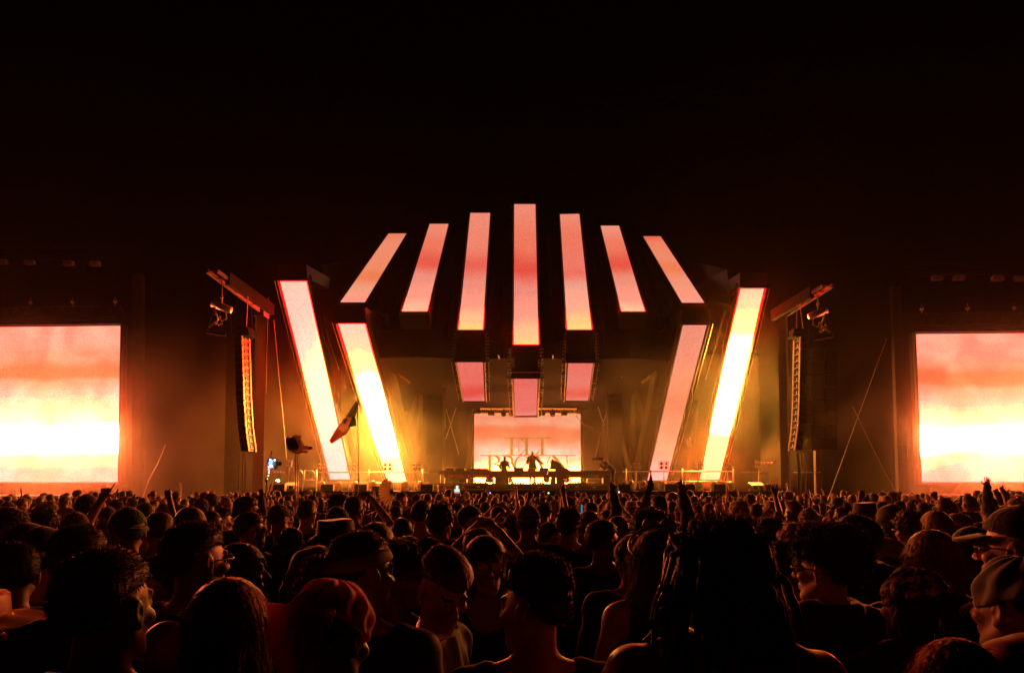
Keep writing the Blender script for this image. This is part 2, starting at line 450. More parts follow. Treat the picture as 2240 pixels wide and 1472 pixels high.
# ------------------------------------------------------------------ side screens
SIDE = st((0, (2.2, .46, .30)), (.12, (2.4, .48, .31)), (.2, (1.3, .40, .22)), (.28, (.92, .24, .09)), (.32, (.92, .25, .09)), (.37, (1.6, .46, .28)), (.45, (5, .62, .44)),
          (.475, (50, .80, .52)), (.53, (60, .95, .56)), (.61, (90, 1.5, .75)), (.67, (250, 62, 20)), (.77, (250, 62, 20)), (.83, (60, 1.8, .66)), (.9, (40, 1.0, .62)), (.925, (12, .74, .6)), (1, (10, .70, .54)))
for lab, x0, x1, yt, yb, Y, wid, side, xt in (
    ('large square LED screen at the left edge of the photo, sunset picture', 263, 257, 713, 1054, 33.2, 9.5, -1, 0),
    ('large square LED screen at the right edge of the photo, sunset picture', 2004, 2017, 731, 1054, 34.0, 9.5, 1, 0)):
    p = at(x0, yt, Y); q = at(x1, yb, Y)
    if side < 0: c = [p + Vector((-wid, 0, 0)), p, q, q + Vector((-wid, 0, 0))]
    else: c = [p, p + Vector((wid, 0, 0)), q + Vector((wid, 0, 0)), q]
    m = led_mat('sunset picture', SIDE, warp=.06, wscale=(3.0, 3.0), seed=12 if side < 0 else 12.4, lines=.06, clouds=.34)
    root = empty('side_screen', ((c[2] + c[3]) / 2), lab, 'LED screen', 'big LED screens flanking the stage')
    led_parts(root, c, m, thick=.45, marg=.12, bez=.1)
    tb = MB()
    xa, xb = c[0].x + .2, c[1].x - .2
    tb.tube([(xa, Y - .05, p.z + .42), (xb, Y - .05, p.z + .42)], .035, 6)
    tb.tube([(xa, Y + .5, p.z + .42), (xb, Y + .5, p.z + .42)], .035, 6)
    tb.tube([(xa, Y - .05, p.z + 1.0), (xb, Y - .05, p.z + 1.0)], .03, 6)
    k = xa
    while k < xb:
        tb.tube([(k, Y - .05, p.z + .42), (k + .3, Y - .05, p.z + 1.0), (k + .6, Y - .05, p.z + .42)], .018, 5); k += .6
    tb.build('top_truss', M['black_metal'], root)
    for k in range(5):
        h = MB(); xx = (c[1].x - .3 - k * 2.2) if side < 0 else (c[0].x + .3 + k * 2.2)
        h.tube([(xx, Y, p.z + 1.0), (xx, Y, p.z + 1.5)], .015, 5); h.ball((xx, Y, p.z + 1.25), .1, 8)
        h.build('hoist', M['rail'], root, True)
    for xx in ((c[1].x - .8, c[1].x - 4.5) if side < 0 else (c[0].x + .8, c[0].x + 4.5)):
        lg = MB()
        lg.tube([(xx, Y + .6, 0), (xx, Y + .6, q.z)], .06, 6)
        lg.tube([(xx, Y + .6, .9), (xx - side * -1.6, Y + .6, q.z)], .03, 5)
        lg.build('scaffold_leg', M['scaffold'], root)
# roof gantry with flood lamps over each side screen
for side, pxs, py, lab in ((-1, ((5, 573), (65, 574), (150, 576), (208, 577)), 575, 'dark roof gantry with unlit floods above the left screen'),
                      (1, ((2050, 608), (2098, 608), (2182, 609), (2230, 610)), 608, 'dark roof gantry with unlit floods above the right screen')):
    r = None
    zs = []
    pts = [at(px, py_, 35.5) for px, py_ in pxs]
    r = empty('roof_gantry', pts[0], lab, 'gantry', 'gantries over the side screens')
    bm_ = MB()
    xa = min(p.x for p in pts) - (4 if side < 0 else 1.2); xb = max(p.x for p in pts) + (1.2 if side < 0 else 4)
    for dz in (.25, .75):
        for dy in (0, .5): bm_.tube([(xa, 35.6 + dy, pts[0].z + dz), (xb, 35.6 + dy, pts[0].z + dz)], .04, 6)
    bm_.build('truss', M['black_metal'], r)
    for p in pts:
        f = MB(); f.box((p.x - .26, p.y - .12, p.z - .12), (p.x + .26, p.y + .12, p.z + .12)); f.build('flood_lamp', M['rail'], r)

# ------------------------------------------------------------------ back screen with the lettering
YS = 46.0
cs = [at(1037, 905, YS), at(1270, 905, YS), at(1270, 1064, YS), at(1037, 1064, YS)]
BACK = st((0, (.95, .34, .2)), (.12, (.94, .38, .22)), (.22, (.91, .2, .09)), (.34, (.92, .24, .11)), (.42, (.96, .42, .26)), (.5, (4, .62, .45)), (.6, (10, .8, .55)), (.68, (20, 1.3, .6)), (.8, (40, 8, 1.3)), (.9, (55, 20, 2.5)), (1, (55, 20, 2.5)))
rb = empty('back_screen', (cs[2] + cs[3]) / 2, 'wide LED backdrop behind the booth lettered ELI BROWN', 'LED screen')
led_parts(rb, cs, led_mat('backdrop picture', BACK, warp=.08, wscale=(2.6, 2.4), seed=31, clouds=.3), thick=.3, marg=.14, bez=.06)
# lettering, flat print on the screen (zoom pixels of the crop 1030,940 x8.96)
YL = YS - .03
def zl(x, y): return at(1030 + x / 8.96, 940 + y / 8.96, YL)
lt = MB()
def rect(x0, y0, x1, y1): lt.quad(zl(x0, y1), zl(x1, y1), zl(x1, y0), zl(x0, y0))
def stroke(pts, ws):
    n = len(pts); L_ = []; R_ = []
    for i, (x, y) in enumerate(pts):
        a = pts[max(i - 1, 0)]; b = pts[min(i + 1, n - 1)]
        dx, dy = b[0] - a[0], b[1] - a[1]; l = math.hypot(dx, dy) or 1
        w = (ws[i] if isinstance(ws, (list, tuple)) else ws) / 2
        L_.append((x - dy / l * w, y + dx / l * w)); R_.append((x + dy / l * w, y - dx / l * w))
    for i in range(n - 1):
        lt.quad(zl(*L_[i]), zl(*L_[i + 1]), zl(*R_[i + 1]), zl(*R_[i]))
def bez2(a, b, c, n=8):
    return [((1 - t) ** 2 * a[0] + 2 * t * (1 - t) * b[0] + t * t * c[0], (1 - t) ** 2 * a[1] + 2 * t * (1 - t) * b[1] + t * t * c[1]) for t in [k / n for k in range(n + 1)]]
def stem(x0, x1, y0, y1, top=True, bot=True, fl=28):
    rect(x0, y0, x1, y1)
    def fillet(cx, cy, sx, sy):
        # concave bracket: polygon from stem side to bar
        arc = [(cx + sx * fl * (1 - math.sin(t)), cy + sy * fl * (1 - math.cos(t))) for t in [math.pi / 2 * k / 5 for k in range(6)]]
        pts = [zl(cx, cy)] + [zl(*p) for p in arc]
        lt.poly(pts)
    for ok, yy, sy in ((top, y0, 1), (bot, y1, -1)):
        if ok:
            fillet(x0, yy, -1, sy); fillet(x1, yy, 1, sy)
rect(642, 148, 1565, 166)                       # ELI top bar
stem(770, 826, 166, 490); stem(1066, 1124, 166, 490); stem(1370, 1428, 166, 490)
rect(720, 488, 1470, 500)                       # ELI foot line
rect(826, 320, 905, 330); stroke([(940, 208), (940, 445)], 14)
stroke(bez2((890, 325), (935, 318), (940, 262)), 8); stroke(bez2((890, 325), (935, 332), (940, 390)), 8)
stroke(bez2((960, 166), (1010, 185), (1062, 262)), [10, 14, 20, 24, 24, 20, 16, 12, 8])
stroke(bez2((930, 490), (1010, 480), (1062, 375)), [10, 14, 20, 26, 26, 20, 16, 12, 8])
stroke(bez2((1240, 490), (1325, 470), (1357, 358)), [10, 16, 26, 34, 34, 26, 18, 12, 8])
rect(180, 492, 2055, 506)                       # BROWN top bar
stem(345, 396, 506, 840, bot=False)
stroke(bez2((396, 506), (545, 500), (552, 585)) + bez2((552, 585), (550, 655), (420, 660)), [10, 16, 24, 34, 42, 48, 52, 52, 50, 50, 48, 40, 30, 22, 14, 10, 8, 8])
stroke(bez2((400, 662), (590, 670), (590, 780)), [8, 12, 20, 30, 40, 50, 54, 54, 52])
stem(640, 690, 506, 840, bot=False)
stroke(bez2((690, 506), (830, 510), (806, 640)) + bez2((806, 640), (840, 700), (870, 800)), 46)
for a0 in range(0, 360, 15):
    a1 = a0 + 15
    f = lambda a, r_: (1010 + math.cos(math.radians(a)) * r_[0], 690 + math.sin(math.radians(a)) * r_[1])
    lt.quad(zl(*f(a0, (170, 190))), zl(*f(a1, (170, 190))), zl(*f(a1, (120, 178))), zl(*f(a0, (120, 178))))
stroke([(1130, 500), (1040, 760)], 18); stroke([(1300, 500), (1430, 840)], 56); stroke([(1430, 820), (1560, 500)], 16)
stroke([(1190, 500), (1290, 780)], 50)
stroke([(1610, 500), (1880, 820)], 60); stem(1875, 1895, 506, 860, bot=False)
lt.build('lettering', lamp_mat('ochre letters', (.50, .19, .03), 1.0), rb)
for px in (1035, 1272.5):
    pl = MB()
    a = at(px, 893, YS - .2); b = at(px, 1064, YS - .2)
    pl.beam(a, b, .14, .14)
    pl.build('side_post', M['tower'], rb)

# ------------------------------------------------------------------ stage platform
st_root = empty('stage_platform', (0.7, 31.0, 0), 'long dark stage platform above the front row of the crowd', 'stage')
XL = at(593, 1076, 31.0).x; XR = at(1702, 1076, 31.0).x
d_ = MB()
nb_ = 40
for k in range(nb_):
    a = XL + (XR - XL) * k / nb_; b = XL + (XR - XL) * (k + 1) / nb_
    d_.box((a + .004, 31.0, DECK - .12 - (k % 2) * .003), (b - .004, 48.5, DECK - (k % 3) * .002))
tag(d_.build('deck_board', M['deck'], st_root), kind='stuff')
f_ = MB()
f_.box((XL - .1, 30.86, DECK - .20), (XR + .1, 30.97, DECK + .03))
f_.build('front_edge_beam', M['red_beam'], st_root)
for k in range(24):
    f_ = MB()
    a = XL + (XR - XL) * k / 24; b = XL + (XR - XL) * (k + 1) / 24
    f_.box((a + .01, 31.02 + (k % 2) * .015, 0), (b - .01, 31.10, DECK - .21))
    f_.build('fascia_panel', M['fascia'], st_root)
f_ = MB()
for k in range(26):
    a = XL + (XR - XL) * (k + random.random() * .5) / 26; w = random.uniform(.15, .8)
    f_.beam((a, 30.85, DECK - .27), (a + w, 30.85, DECK - .27), .02, .03)
tag(f_.build('edge_clip', M['rail'], st_root), kind='stuff')

# drapes closing the stage at the back and the sides, and the roof
for nm, pts, lab in (
    ('drape', [(-14.5, 49, 0), (-5.35, 49, 0), (-5.35, 49, 11.5), (-14.5, 49, 11.5)], 'dark rear drape behind the stage, left of the backdrop screen'),
    ('drape', [(6.3, 49, 0), (15.5, 49, 0), (15.5, 49, 11.5), (6.3, 49, 11.5)], 'dark rear drape behind the stage, right of the backdrop screen')):
    dr = MB(); n_ = 40
    x0, x1 = pts[0][0], pts[1][0]
    for k in range(n_):
        a = x0 + (x1 - x0) * k / n_; b = x0 + (x1 - x0) * (k + 1) / n_
        dr.quad((a, 49 + .05 * math.sin(k * .5), 0), (b, 49 + .05 * math.sin((k + 1) * .5), 0), (b, 49 + .05 * math.sin((k + 1) * .5), 11.5), (a, 49 + .05 * math.sin(k * .5), 11.5))
    tag(dr.build(nm, M['cloth_black'], None, True), lab, 'drape', 'black drapes behind the stage')
rf = empty('stage_roof', (0.6, 40, 7.4), 'black sloping stage roof carrying the fan of LED ribs', 'stage roof')
sh = MB()
c0 = [r[1] for r in ribs]
def off(p, dy=1.3, dz=-.3): return (p.x, p.y + dy, p.z + dz)
prev = None
for i in range(7):
    T = (c0[i][0] + c0[i][1]) / 2; B = (c0[i][2] + c0[i][3]) / 2
    if prev:
        sh.quad(off(prev[1]), off(B), off(T), off(prev[0]))
    prev = (T, B)
sh.build('sloping_cover', M['cloth_black'], rf)
un = MB()
xs_ = [(c0[i][2].x + c0[i][3].x) / 2 for i in range(7)]
for i in range(6):
    za = 8.6 if i in (1, 2, 3, 4) else 9.8; 
    B0 = (c0[i][2] + c0[i][3]) / 2; B1 = (c0[i + 1][2] + c0[i + 1][3]) / 2
    un.quad((B0.x, B0.y + 1.35, 8.72), (B1.x, B1.y + 1.35, 8.72), (B1.x, 46.8, 7.3), (B0.x, 46.8, 7.3))
    un.quad((B0.x, B0.y + 1.32, B0.z), (B1.x, B1.y + 1.32, B1.z), (B1.x, B1.y + 1.36, 8.72), (B0.x, B0.y + 1.36, 8.72))
un.build('ceiling_cover', M['cloth_black'], rf)
# faint wing surfaces beside the fan
for s_, px in ((-1, ((700, 580), (735, 660), (850, 640), (800, 560))), (1, ((1590, 590), (1600, 665), (1490, 640), (1510, 570)))):
    w = MB(); q = [at(px[0][0], px[0][1], 36), at(px[1][0], px[1][1], 35.6), at(px[2][0], px[2][1], 43), at(px[3][0], px[3][1], 44)]
    w.poly(q[::-1] if s_ < 0 else q); w.poly([p + Vector((0, .15, 0)) for p in (q if s_ < 0 else q[::-1])])
    w.build('wing_cover', M['black_metal'], rf)
fins = MB()
for i in range(6):
    for f in (.5,):
        B = (c0[i][2] + c0[i][3]) / 2 * (1 - f) + (c0[i + 1][2] + c0[i + 1][3]) / 2 * f
        T = (c0[i][0] + c0[i][1]) / 2 * (1 - f) + (c0[i + 1][0] + c0[i + 1][1]) / 2 * f
        fins.hexa([B + Vector((-.04, .2, -.9)), B + Vector((.04, .2, -.9)), B + Vector((.04, 1.2, -.9)), B + Vector((-.04, 1.2, -.9)),
                   T.lerp(B, .2) + Vector((-.04, .5, 0)), T.lerp(B, .2) + Vector((.04, .5, 0)), T.lerp(B, .2) + Vector((.04, 1.2, 0)), T.lerp(B, .2) + Vector((-.04, 1.2, 0))])
fins.build('seam_fin', M['black_metal'], rf)

# ------------------------------------------------------------------ towers with cantilevers and line arrays
def tower(label, xl, xr, ytop, Y, beam_px, far_d, near_d, g):
    a = at(xl, ytop, Y); b = at(xr, ytop, Y)
    root = empty('pa_tower', ((a.x + b.x) / 2, Y, 0), label, 'PA tower', g)
    w = b.x - a.x; cx = (a.x + b.x) / 2
    c = MB(); n = 9
    inn = 1 if cx < 0 else -1
    nrm = Vector((inn * .84, -.54, 0)); tg = Vector((inn * .54, .84, 0))
    for k in range(n):
        z0 = a.z * k / n + .01; z1 = a.z * (k + 1) / n - .004
        o_ = Vector((cx, Y + .15, 0)); hw = w * .62 - (k % 2) * .004
        ring = [o_ - tg * hw - nrm * .07, o_ + tg * hw - nrm * .07, o_ + tg * hw + nrm * .07, o_ - tg * hw + nrm * .07]
        c.hexa([p + Vector((0, 0, z0)) for p in ring] + [p + Vector((0, 0, z1)) for p in ring])
    c.build('column', M['tower'], root)
    # cantilever: two box beams running towards the crowd
    (fx, fy), (nx, ny) = beam_px
    F = atd(fx, fy, far_d); Nn = atd(nx, ny, near_d); Nn.z = F.z
    bm_ = MB(); bm_.beam(F, Nn, .18, .5); bm_.build('cantilever_beam', M['red_beam'], root)
    s_ = -1 if nx < fx else 1
    o2 = Vector((s_ * .55, -.2, -.05))
    lt_ = MB()
    P0 = F + o2; P1 = Nn + (Nn - F).normalized() * .9 + o2 * .6
    lt_.beam(P0, P1, .09, .16)
    Q1 = Nn + (Nn - F).normalized() * .9
    for k in range(7):
        t = k / 6
        lt_.tube([F.lerp(Q1, t), P0.lerp(P1, t)], .03, 5)
    lt_.beam(Nn, Q1, .07, .12)
    lt_.build('outrigger', M['scaffold'], root)
    hd = MB(); top = Vector((cx, Y + w / 2, a.z))
    hd.box((cx - w * .65, Y - .1, a.z + .002), (cx + w * .65, Y + w + .1, F.z - .2)); hd.build('head_block', M['scaffold'], root)
    return root, F, Nn, Q1, P1
G_T = 'tall PA towers with cantilevered beams'
tL = tower('pale left PA tower with cantilever holding the hanging speakers', 559, 577, 668, 30.6, ((596, 678), (498, 616)), 31.2, 26.5, G_T)
tR = tower('pale right PA tower with cantilever holding the hanging speakers', 1705.5, 1722, 668, 31.6, ((1690, 690), (1776, 632)), 32.2, 28.4, G_T)

def line_array(label, pts, depth, side, hang):
    """a curved hang of cabinets; pts = pixel centreline from top to bottom"""
    P = [atd(x, y, depth) for x, y in pts]
    # arc length resample
    seg = [0]
    for a, b in zip(P, P[1:]): seg.append(seg[-1] + (b - a).length)
    n = 17; cs_ = []
    for k in range(n + 1):
        t = seg[-1] * k / n
        i = max(j for j in range(len(seg)) if seg[j] <= t + 1e-6); i = min(i, len(P) - 2)
        cs_.append(P[i].lerp(P[i + 1], (t - seg[i]) / (seg[i + 1] - seg[i])))
    root = empty('line_array', P[0], label, 'speaker array', 'hanging line arrays')
    hh = (cs_[1] - cs_[0]).length
    for k in range(n):
        a, b = cs_[k], cs_[k + 1]
        dz = (b - a).normalized(); c = (a + b) / 2
        # the cabinets face the crowd and outwards: seen from their inner side
        sx = Vector((side * 1.0, .06, 0)).normalized(); fy_ = Vector((side * .06, -1.0, 0)).normalized()
        cab = MB(); H = hh * .94
        A = a + dz * (hh * .03); B = a + dz * (hh * .97)
        wd = .14; dp = .86
        r4 = lambda p, sh: [p + sx * 0 + fy_ * dp * .5, p + sx * wd * 2 + fy_ * dp * .5, p + sx * wd * 2 - fy_ * dp * .4, p - fy_ * dp * .4]
        cab.hexa(r4(B, 0) + r4(A, 0))
        co = cab.build('cabinet', M['box'], root)
        rg = MB(); q = -sx * .012
        for f in (.40, -.30):
            w_ = .075 if f > 0 else .06
            a0 = A + q + fy_ * (dp * f); b0 = B + q + fy_ * (dp * f)
            rg.beam(a0, b0, w_ * 1.6, .03, up=tuple(sx)); rg.ball(a0.lerp(b0, .5) + q + fy_ * .03, .035, 6)
        m0 = A.lerp(B, .5) + q
        rg.beam(m0 + fy_ * dp * .4, m0 - fy_ * dp * .3, .03, .025)
        rg.beam(A + q + fy_ * dp * .12, m0 + fy_ * dp * .12 + q, .04, .02, up=tuple(sx))
        rg.build('rigging', M['rail'], co)
    t = MB(); a = cs_[0]
    t.box((a.x - .28, a.y - .35, a.z + .02), (a.x + .28, a.y + .35, a.z + .14)); t.box((a.x - .22, a.y - .3, a.z + .18), (a.x + .22, a.y + .3, a.z + .36))
    t.build('top_frame', M['red_beam'], root)
    h = MB(); h.tube([(a.x, a.y, a.z + .36), hang], .022, 6); h.tube([(a.x + .3, a.y, a.z + .1), (hang[0] + .12, hang[1], hang[2])], .01, 5)
    h.build('hoist_chain', M['steel'], root)
    return root
zb = tL[1].z
a_ = atd(540, 733, 28.0); hangL = Vector((a_.x, a_.y, zb - .25))
line_array('left hanging line array, pale rigging curving down beside the tower', [(538, 738), (540, 800), (542, 870), (546, 935), (553, 988)], 28.0, -1, hangL)
a_ = atd(1745, 738, 29.2); hangR = Vector((a_.x, a_.y, tR[1].z - .25))
line_array('right hanging line array, pale rigging curving down beside the tower', [(1743, 740), (1742, 800), (1741, 870), (1738, 935), (1731, 986)], 29.2, 1, hangR)

def hoist(label, x, ytop, ymid, ybot, depth, side, zb):
    p0 = atd(x, ytop, depth); p1 = atd(x, ymid, depth); p2 = atd(x, ybot, depth)
    root = empty('chain_hoist', p2, label, 'chain hoist', 'chain hoists hanging from the cantilevers')
    c = MB(); c.tube([(p0.x, p0.y, zb), (p1.x, p1.y, p1.z)], .022, 6); c.ball(p0.lerp(p1, .5), .06, 8); c.build('chain', M['steel'], root, True)
    b = MB(); s_ = side
    b.tube([p1 + Vector((-.35 * s_, 0, -.05)), p1 + Vector((.35 * s_, 0, .22))], .14, 10); b.build('motor', M['rail'], root, True)
    f = MB()
    lo = p2
    f.beam(lo + Vector((-.15 * s_, 0, .0)), lo + Vector((.5 * s_, -.2, .08)), .14, .09)
    f.tube([p1 + Vector((.3 * s_, 0, .1)), lo + Vector((.5 * s_, -.2, .1))], .05, 6)
    f.tube([p1 + Vector((-.3 * s_, 0, -.1)), lo + Vector((-.4 * s_, 0, -.05))], .022, 6)
    f.build('hanging_frame', M['red_beam'], root)
    k = MB()
    import math as mm
    k.tube([p1 + Vector((.2 * s_, -.1, -.1)), p1 + Vector((.05 * s_, -.15, -.45)), p1 + Vector((.25 * s_, -.15, -.6)), lo + Vector((.4 * s_, -.2, .25))], .035, 6)
    k.tube([p1 + Vector((-.2 * s_, -.1, -.1)), p1 + Vector((-.25 * s_, -.1, -.4)), p1 + Vector((-.05 * s_, -.1, -.5)), p1 + Vector((.02 * s_, -.1, -.3))], .02, 6)
    for j in range(6): k.ball(p1 + Vector((random.uniform(-.1, .35) * s_, -.15, random.uniform(-.7, -.2))), .045, 6)
    k.build('hook_and_cable', M['rail'], root, True)
hoist('chain hoist with dangling cable at the left cantilever tip', 485, 625, 676, 733, 26.0, -1, zb)
hoist('chain hoist with bright drum at the right cantilever tip', 1789, 640, 690, 742, 27.6, 1, tR[1].z)

# hanging cable bundles and sub stacks, dim behind the towers
for lab, xs in (('cable bundle hanging to the ground under the left line array', (525, 534, 537)), ('cable bundle hanging to the ground under the right line array', (1743, 1753, 1758, 1746))):
    c = MB()
    for x in xs:
        a = at(x, 990, 29.5); b = at(x + random.uniform(-6, 3), 1088, 29.5)
        m_ = a.lerp(b, .4) + Vector((random.uniform(-.1, .1), 0, 0))
        c.tube([a, m_, (b.x, b.y, 0)], .025, 6)
    tag(c.build('cable_bundle', M['tower'], None, True), lab, 'cables', 'hanging cable bundles')
sub = empty('speaker_stack', at(1793, 985, 33), 'black speaker wall hanging in the dark right of the right tower', 'speakers')
for r_ in range(8):
    for c_ in range(3):
        b = MB(); x = 1752 + c_ * 27; y = 765 + r_ * 27.5
        p = at(x, y, 33.5); q = at(x + 25.5, y + 26, 33.5)
        b.box((p.x, 33.5, q.z), (q.x, 34.3, p.z)); 
        co = b.build('cabinet', M['box'], sub)
        if r_ in (2, 3, 4, 5) and c_ != 1:
            h = MB(); 
            for j in range(3): h.ball((p.x + .1 + j * .11, 33.47, q.z + .03), .012, 6)
            h.build('bolt', M['alu'], co)

# faint scaffold masts and guy wires further out
def mast(label, xt, xb, yt, Y, w, g='tall plain masts beside the side screens'):
    a = at(xt, yt, Y); b = at(xb, 1090, Y)
    m_ = MB(); n = 8
    for k in range(n):
        p = a.lerp(b, k / n); q = a.lerp(b, (k + 1) / n)
        m_.beam(p, q + Vector((0, 0, .01)), w, .3)
    tag(m_.build('mast', M['mast']), label, 'mast', g)
mast('dim brown mast right of the left big screen', 303, 303, 602, 34, .5)
mast('dim brown mast left of the right big screen', 1959, 1974, 628, 35, .46)
mast('faint far mast behind the right tower cables', 1788, 1790, 985, 36, .3)
def wire(label, pts, Y, r=.018, g='guy wires and cables'):
    c = MB(); c.tube([at(x, y, Y) for x, y in pts], r, 5)
    tag(c.build('guy_wire', M['steel']), label, 'wire', g)
wire('guy wire sloping to the ground right of the left big screen', [(362, 972), (345, 1015), (325, 1050), (312, 1088)], 32, .022)
wire('guy wire with shackles sloping down to the right mast', [(1866, 890), (1912, 985), (1965, 1086)], 33, .022)
wire('guy wire rising left of the right mast toward the dark', [(1812, 1090), (1850, 985), (1870, 930), (1940, 740)], 34, .012)
wire('thin vertical cable just right of the left tower', [(587, 650), (584, 760), (582, 860)], 30, .012)
wire('thin slack cable between left tower and outer LED leg', [(599, 700), (608, 800), (618, 900), (628, 1012)], 31, .012)
wire('thin cable crossing between the two left LED legs', [(698, 676), (722, 752), (742, 810)], 34, .02)
wire('thin bright cable between the two right LED legs', [(1587, 680), (1560, 775), (1543, 830)], 36, .03)
wire('slack cable hanging right of the backdrop screen', [(1255, 893), (1262, 912), (1276, 928), (1298, 936)], 41, .02)
wire('thin horizontal cable beneath the dim right stage wing', [(1735, 1033), (1795, 1033)], 33, .02)

# ------------------------------------------------------------------ internal stage supports
def support(label, a, b, Ya, Yb, w, mat='tower', g='pale structural struts inside the stage'):
    m_ = MB(); inn = 1 if a[0] < 1150 else -1; m_.beam(at(*a, Ya), at(*b, Yb), w * 1.15, .1, up=(inn * .84, -.54, 0))
    tag(m_.build('strut', M[mat]), label, 'strut', g)
support('long pale strut leaning inward right of the inner left LED leg', (843, 742), (912, 1060), 36, 46, .42)
support('long pale strut leaning inward left of the inner right LED leg', (1447, 742), (1384, 1062), 37, 46, .42)
support('short pale strut rising to the left long strut', (894, 928), (917, 850), 42, 42, .22)
support('short pale strut rising to the right long strut', (1408, 920), (1389, 850), 42, 42, .22)
support('thin upright strut above the short left strut', (918, 972), (920, 862), 42, 42, .26)
support('thin upright strut above the short right strut', (1386, 976), (1384, 862), 42, 42, .24)
support('pale strut leaning out from the floor left of the booth', (925, 1062), (940, 972), 44, 44, .3)
support('pale pointed strut leaning over the floor right of the booth', (1384, 1062), (1360, 950), 44, 44, .3)
support('pale strut behind the flag pole left of the inner leg', (795, 1058), (765, 900), 42, 44, .42)
support('reddish strut between the two right LED legs', (1503, 1062), (1525, 880), 44, 46, .34)
support('upright mast on the left of the booth opening', (971, 1048), (971, 808), 41, 41, .16)
support('upright mast on the right of the booth opening', (1328, 1030), (1327, 800), 41.8, 41.8, .16)
support('small pale lozenge plate between right LED legs', (1510, 979), (1504, 958), 41, 41, .3)
def xbrace(label, L4, Y):
    c = MB()
    for a, b in L4: c.tube([at(*a, Y), at(*b, Y)], .03, 5)
    tag(c.build('cross_brace', M['steel']), label, 'brace', 'crossed bracing wires inside the stage')
xbrace('crossed bracing wires left of the backdrop screen', (((976, 895), (1004, 995)), ((998, 892), (975, 960))), 43)
xbrace('crossed bracing wires right of the backdrop screen', (((1325, 905), (1300, 1010)), ((1308, 890), (1322, 930))), 43)
# black inner legs flanking the booth
for x0, x1, lab in ((935, 970, 'black stage leg left of the booth opening'), (1330, 1362, 'black stage leg right of the booth opening')):
    a = at(x0, 800, 43); b = at(x1, 1062, 43)
    m_ = MB(); n = 7
    for k in range(n):
        z0 = DECK + (a.z - DECK) * k / n; z1 = DECK + (a.z - DECK) * (k + 1) / n
        m_.box((a.x, 43, z0 + .01), (b.x, 43.6 + .01 * (k % 2), z1))
    tag(m_.build('stage_pillar', M['cloth_black']), lab, 'pillar', 'black stage pillars')

def truss(label, a, b, Y, h, n, extra=None, mir=1):
    root = empty('light_truss', at(*a, Y), label, 'truss', 'lighting trusses under the roof')
    A = at(*a, Y); B = at(*b, Y)
    t = MB()
    for dy in (0, .4):
        for dz in (0, -h):
            t.tube([A + Vector((0, dy, dz)), B + Vector((0, dy, dz))], .03, 6)
    for k in range(n):
        p = A.lerp(B, k / n); q = A.lerp(B, (k + .5) / n); r_ = A.lerp(B, (k + 1) / n)
        t.tube([p, q + Vector((0, 0, -h)), r_], .018, 5)
    t.build('chord', M['alu'], root)
    return root
for mir, lab in ((1, 'lighting truss with angled arm under the left roof wing'), (-1, 'lighting truss with angled arm under the right roof wing')):
    X = (lambda x: x) if mir > 0 else (lambda x: 2300 - x)
    r = truss(lab, (X(867), 744), (X(965), 744), 39, .32, 8)
    c = MB()
    c.tube([at(X(870), 768, 39), at(X(925), 772, 39)], .045, 6)
    c.tube([at(X(895), 771, 39), at(X(911), 790, 39)], .02, 5); c.tube([at(X(917), 796, 39), at(X(940), 822, 39), at(X(940), 825, 39)], .022, 5)
    c.tube([at(X(912), 776, 39), at(X(922), 788, 39)], .06, 6); c.tube([at(X(924), 790, 39), at(X(940), 809, 39)], .05, 6)
    c.tube([at(X(865), 812, 38), at(X(878), 822, 38)], .012, 5); c.tube([at(X(878), 822, 38), at(X(896), 837, 38)], .075, 6)
    c.build('angled_arm', M['rail'], r)
    c = MB(); p = at(X(903), 755, 39); c.box((p.x - .3, 38.8, p.z - .35), (p.x + .3, 39.2, p.z)); c.ball(at(X(935), 789, 39), .14, 8)
    c.build('hanging_fixture', M['scaffold'], r)
r = truss('lighting truss with lamps across the top of the backdrop screen', (1050, 893), (1262, 893), 42.5, .3, 22)
for px, k in ((1075, 0), (1102, 1), (1120, 0), (1186, 0), (1209, 1), (1234, 0)):
    f = MB(); p = at(px, 905, 42.3)
    if k: f.ball(p + Vector((0, 0, -.02)), .17, 10); f.beam(p, p + Vector((0, 0, .3)), .1, .1)
    else: f.box((p.x - .19, 42.1, p.z - .1), (p.x + .19, 42.5, p.z + .12)); f.beam(p, p + Vector((0, 0, .3)), .05, .05)
    f.build('spot_lamp', M['box'], r, bool(k))
# ================================================================== things on the stage
def dup(o, loc, label, rz=None, group=None):
    c = copy_tree(o); c.location = loc
    if rz is not None: c.rotation_euler[2] = rz
    if label: c['label'] = label
    if group: c['group'] = group
    return c

# railings
def railing(label, px0, px1, posts, Y, ytop=1032, ymid=1055):
    a = at(px0, ytop, Y); b = at(px1, ytop, Y)
    r = empty('railing', ((a.x + b.x) / 2, Y, DECK), label, 'railing', 'tube railings along the stage wings')
    for nm, z, rad in (('top_rail', a.z, .035), ('mid_rail', at(px0, ymid, Y).z, .03)):
        t = MB(); t.tube([(a.x, Y, z), ((a.x + b.x) / 2, Y, z), (b.x, Y, z)], rad, 8); t.build(nm, M['alu'], r, True)
    for px in posts:
        p = at(px, ytop, Y)
        t = MB(); t.tube([(p.x, Y - .06, DECK), (p.x, Y - .06, a.z + .16)], .045, 8); t.build('post', M['alu'], r, True)
railing('tube railing across the left wing behind the lamps', 692, 938, (693, 808, 925), 36.5, 1033, 1056)
railing('tube railing across the right wing behind the lamps', 1362, 1605, (1369, 1492, 1603), 36.8, 1031, 1053)
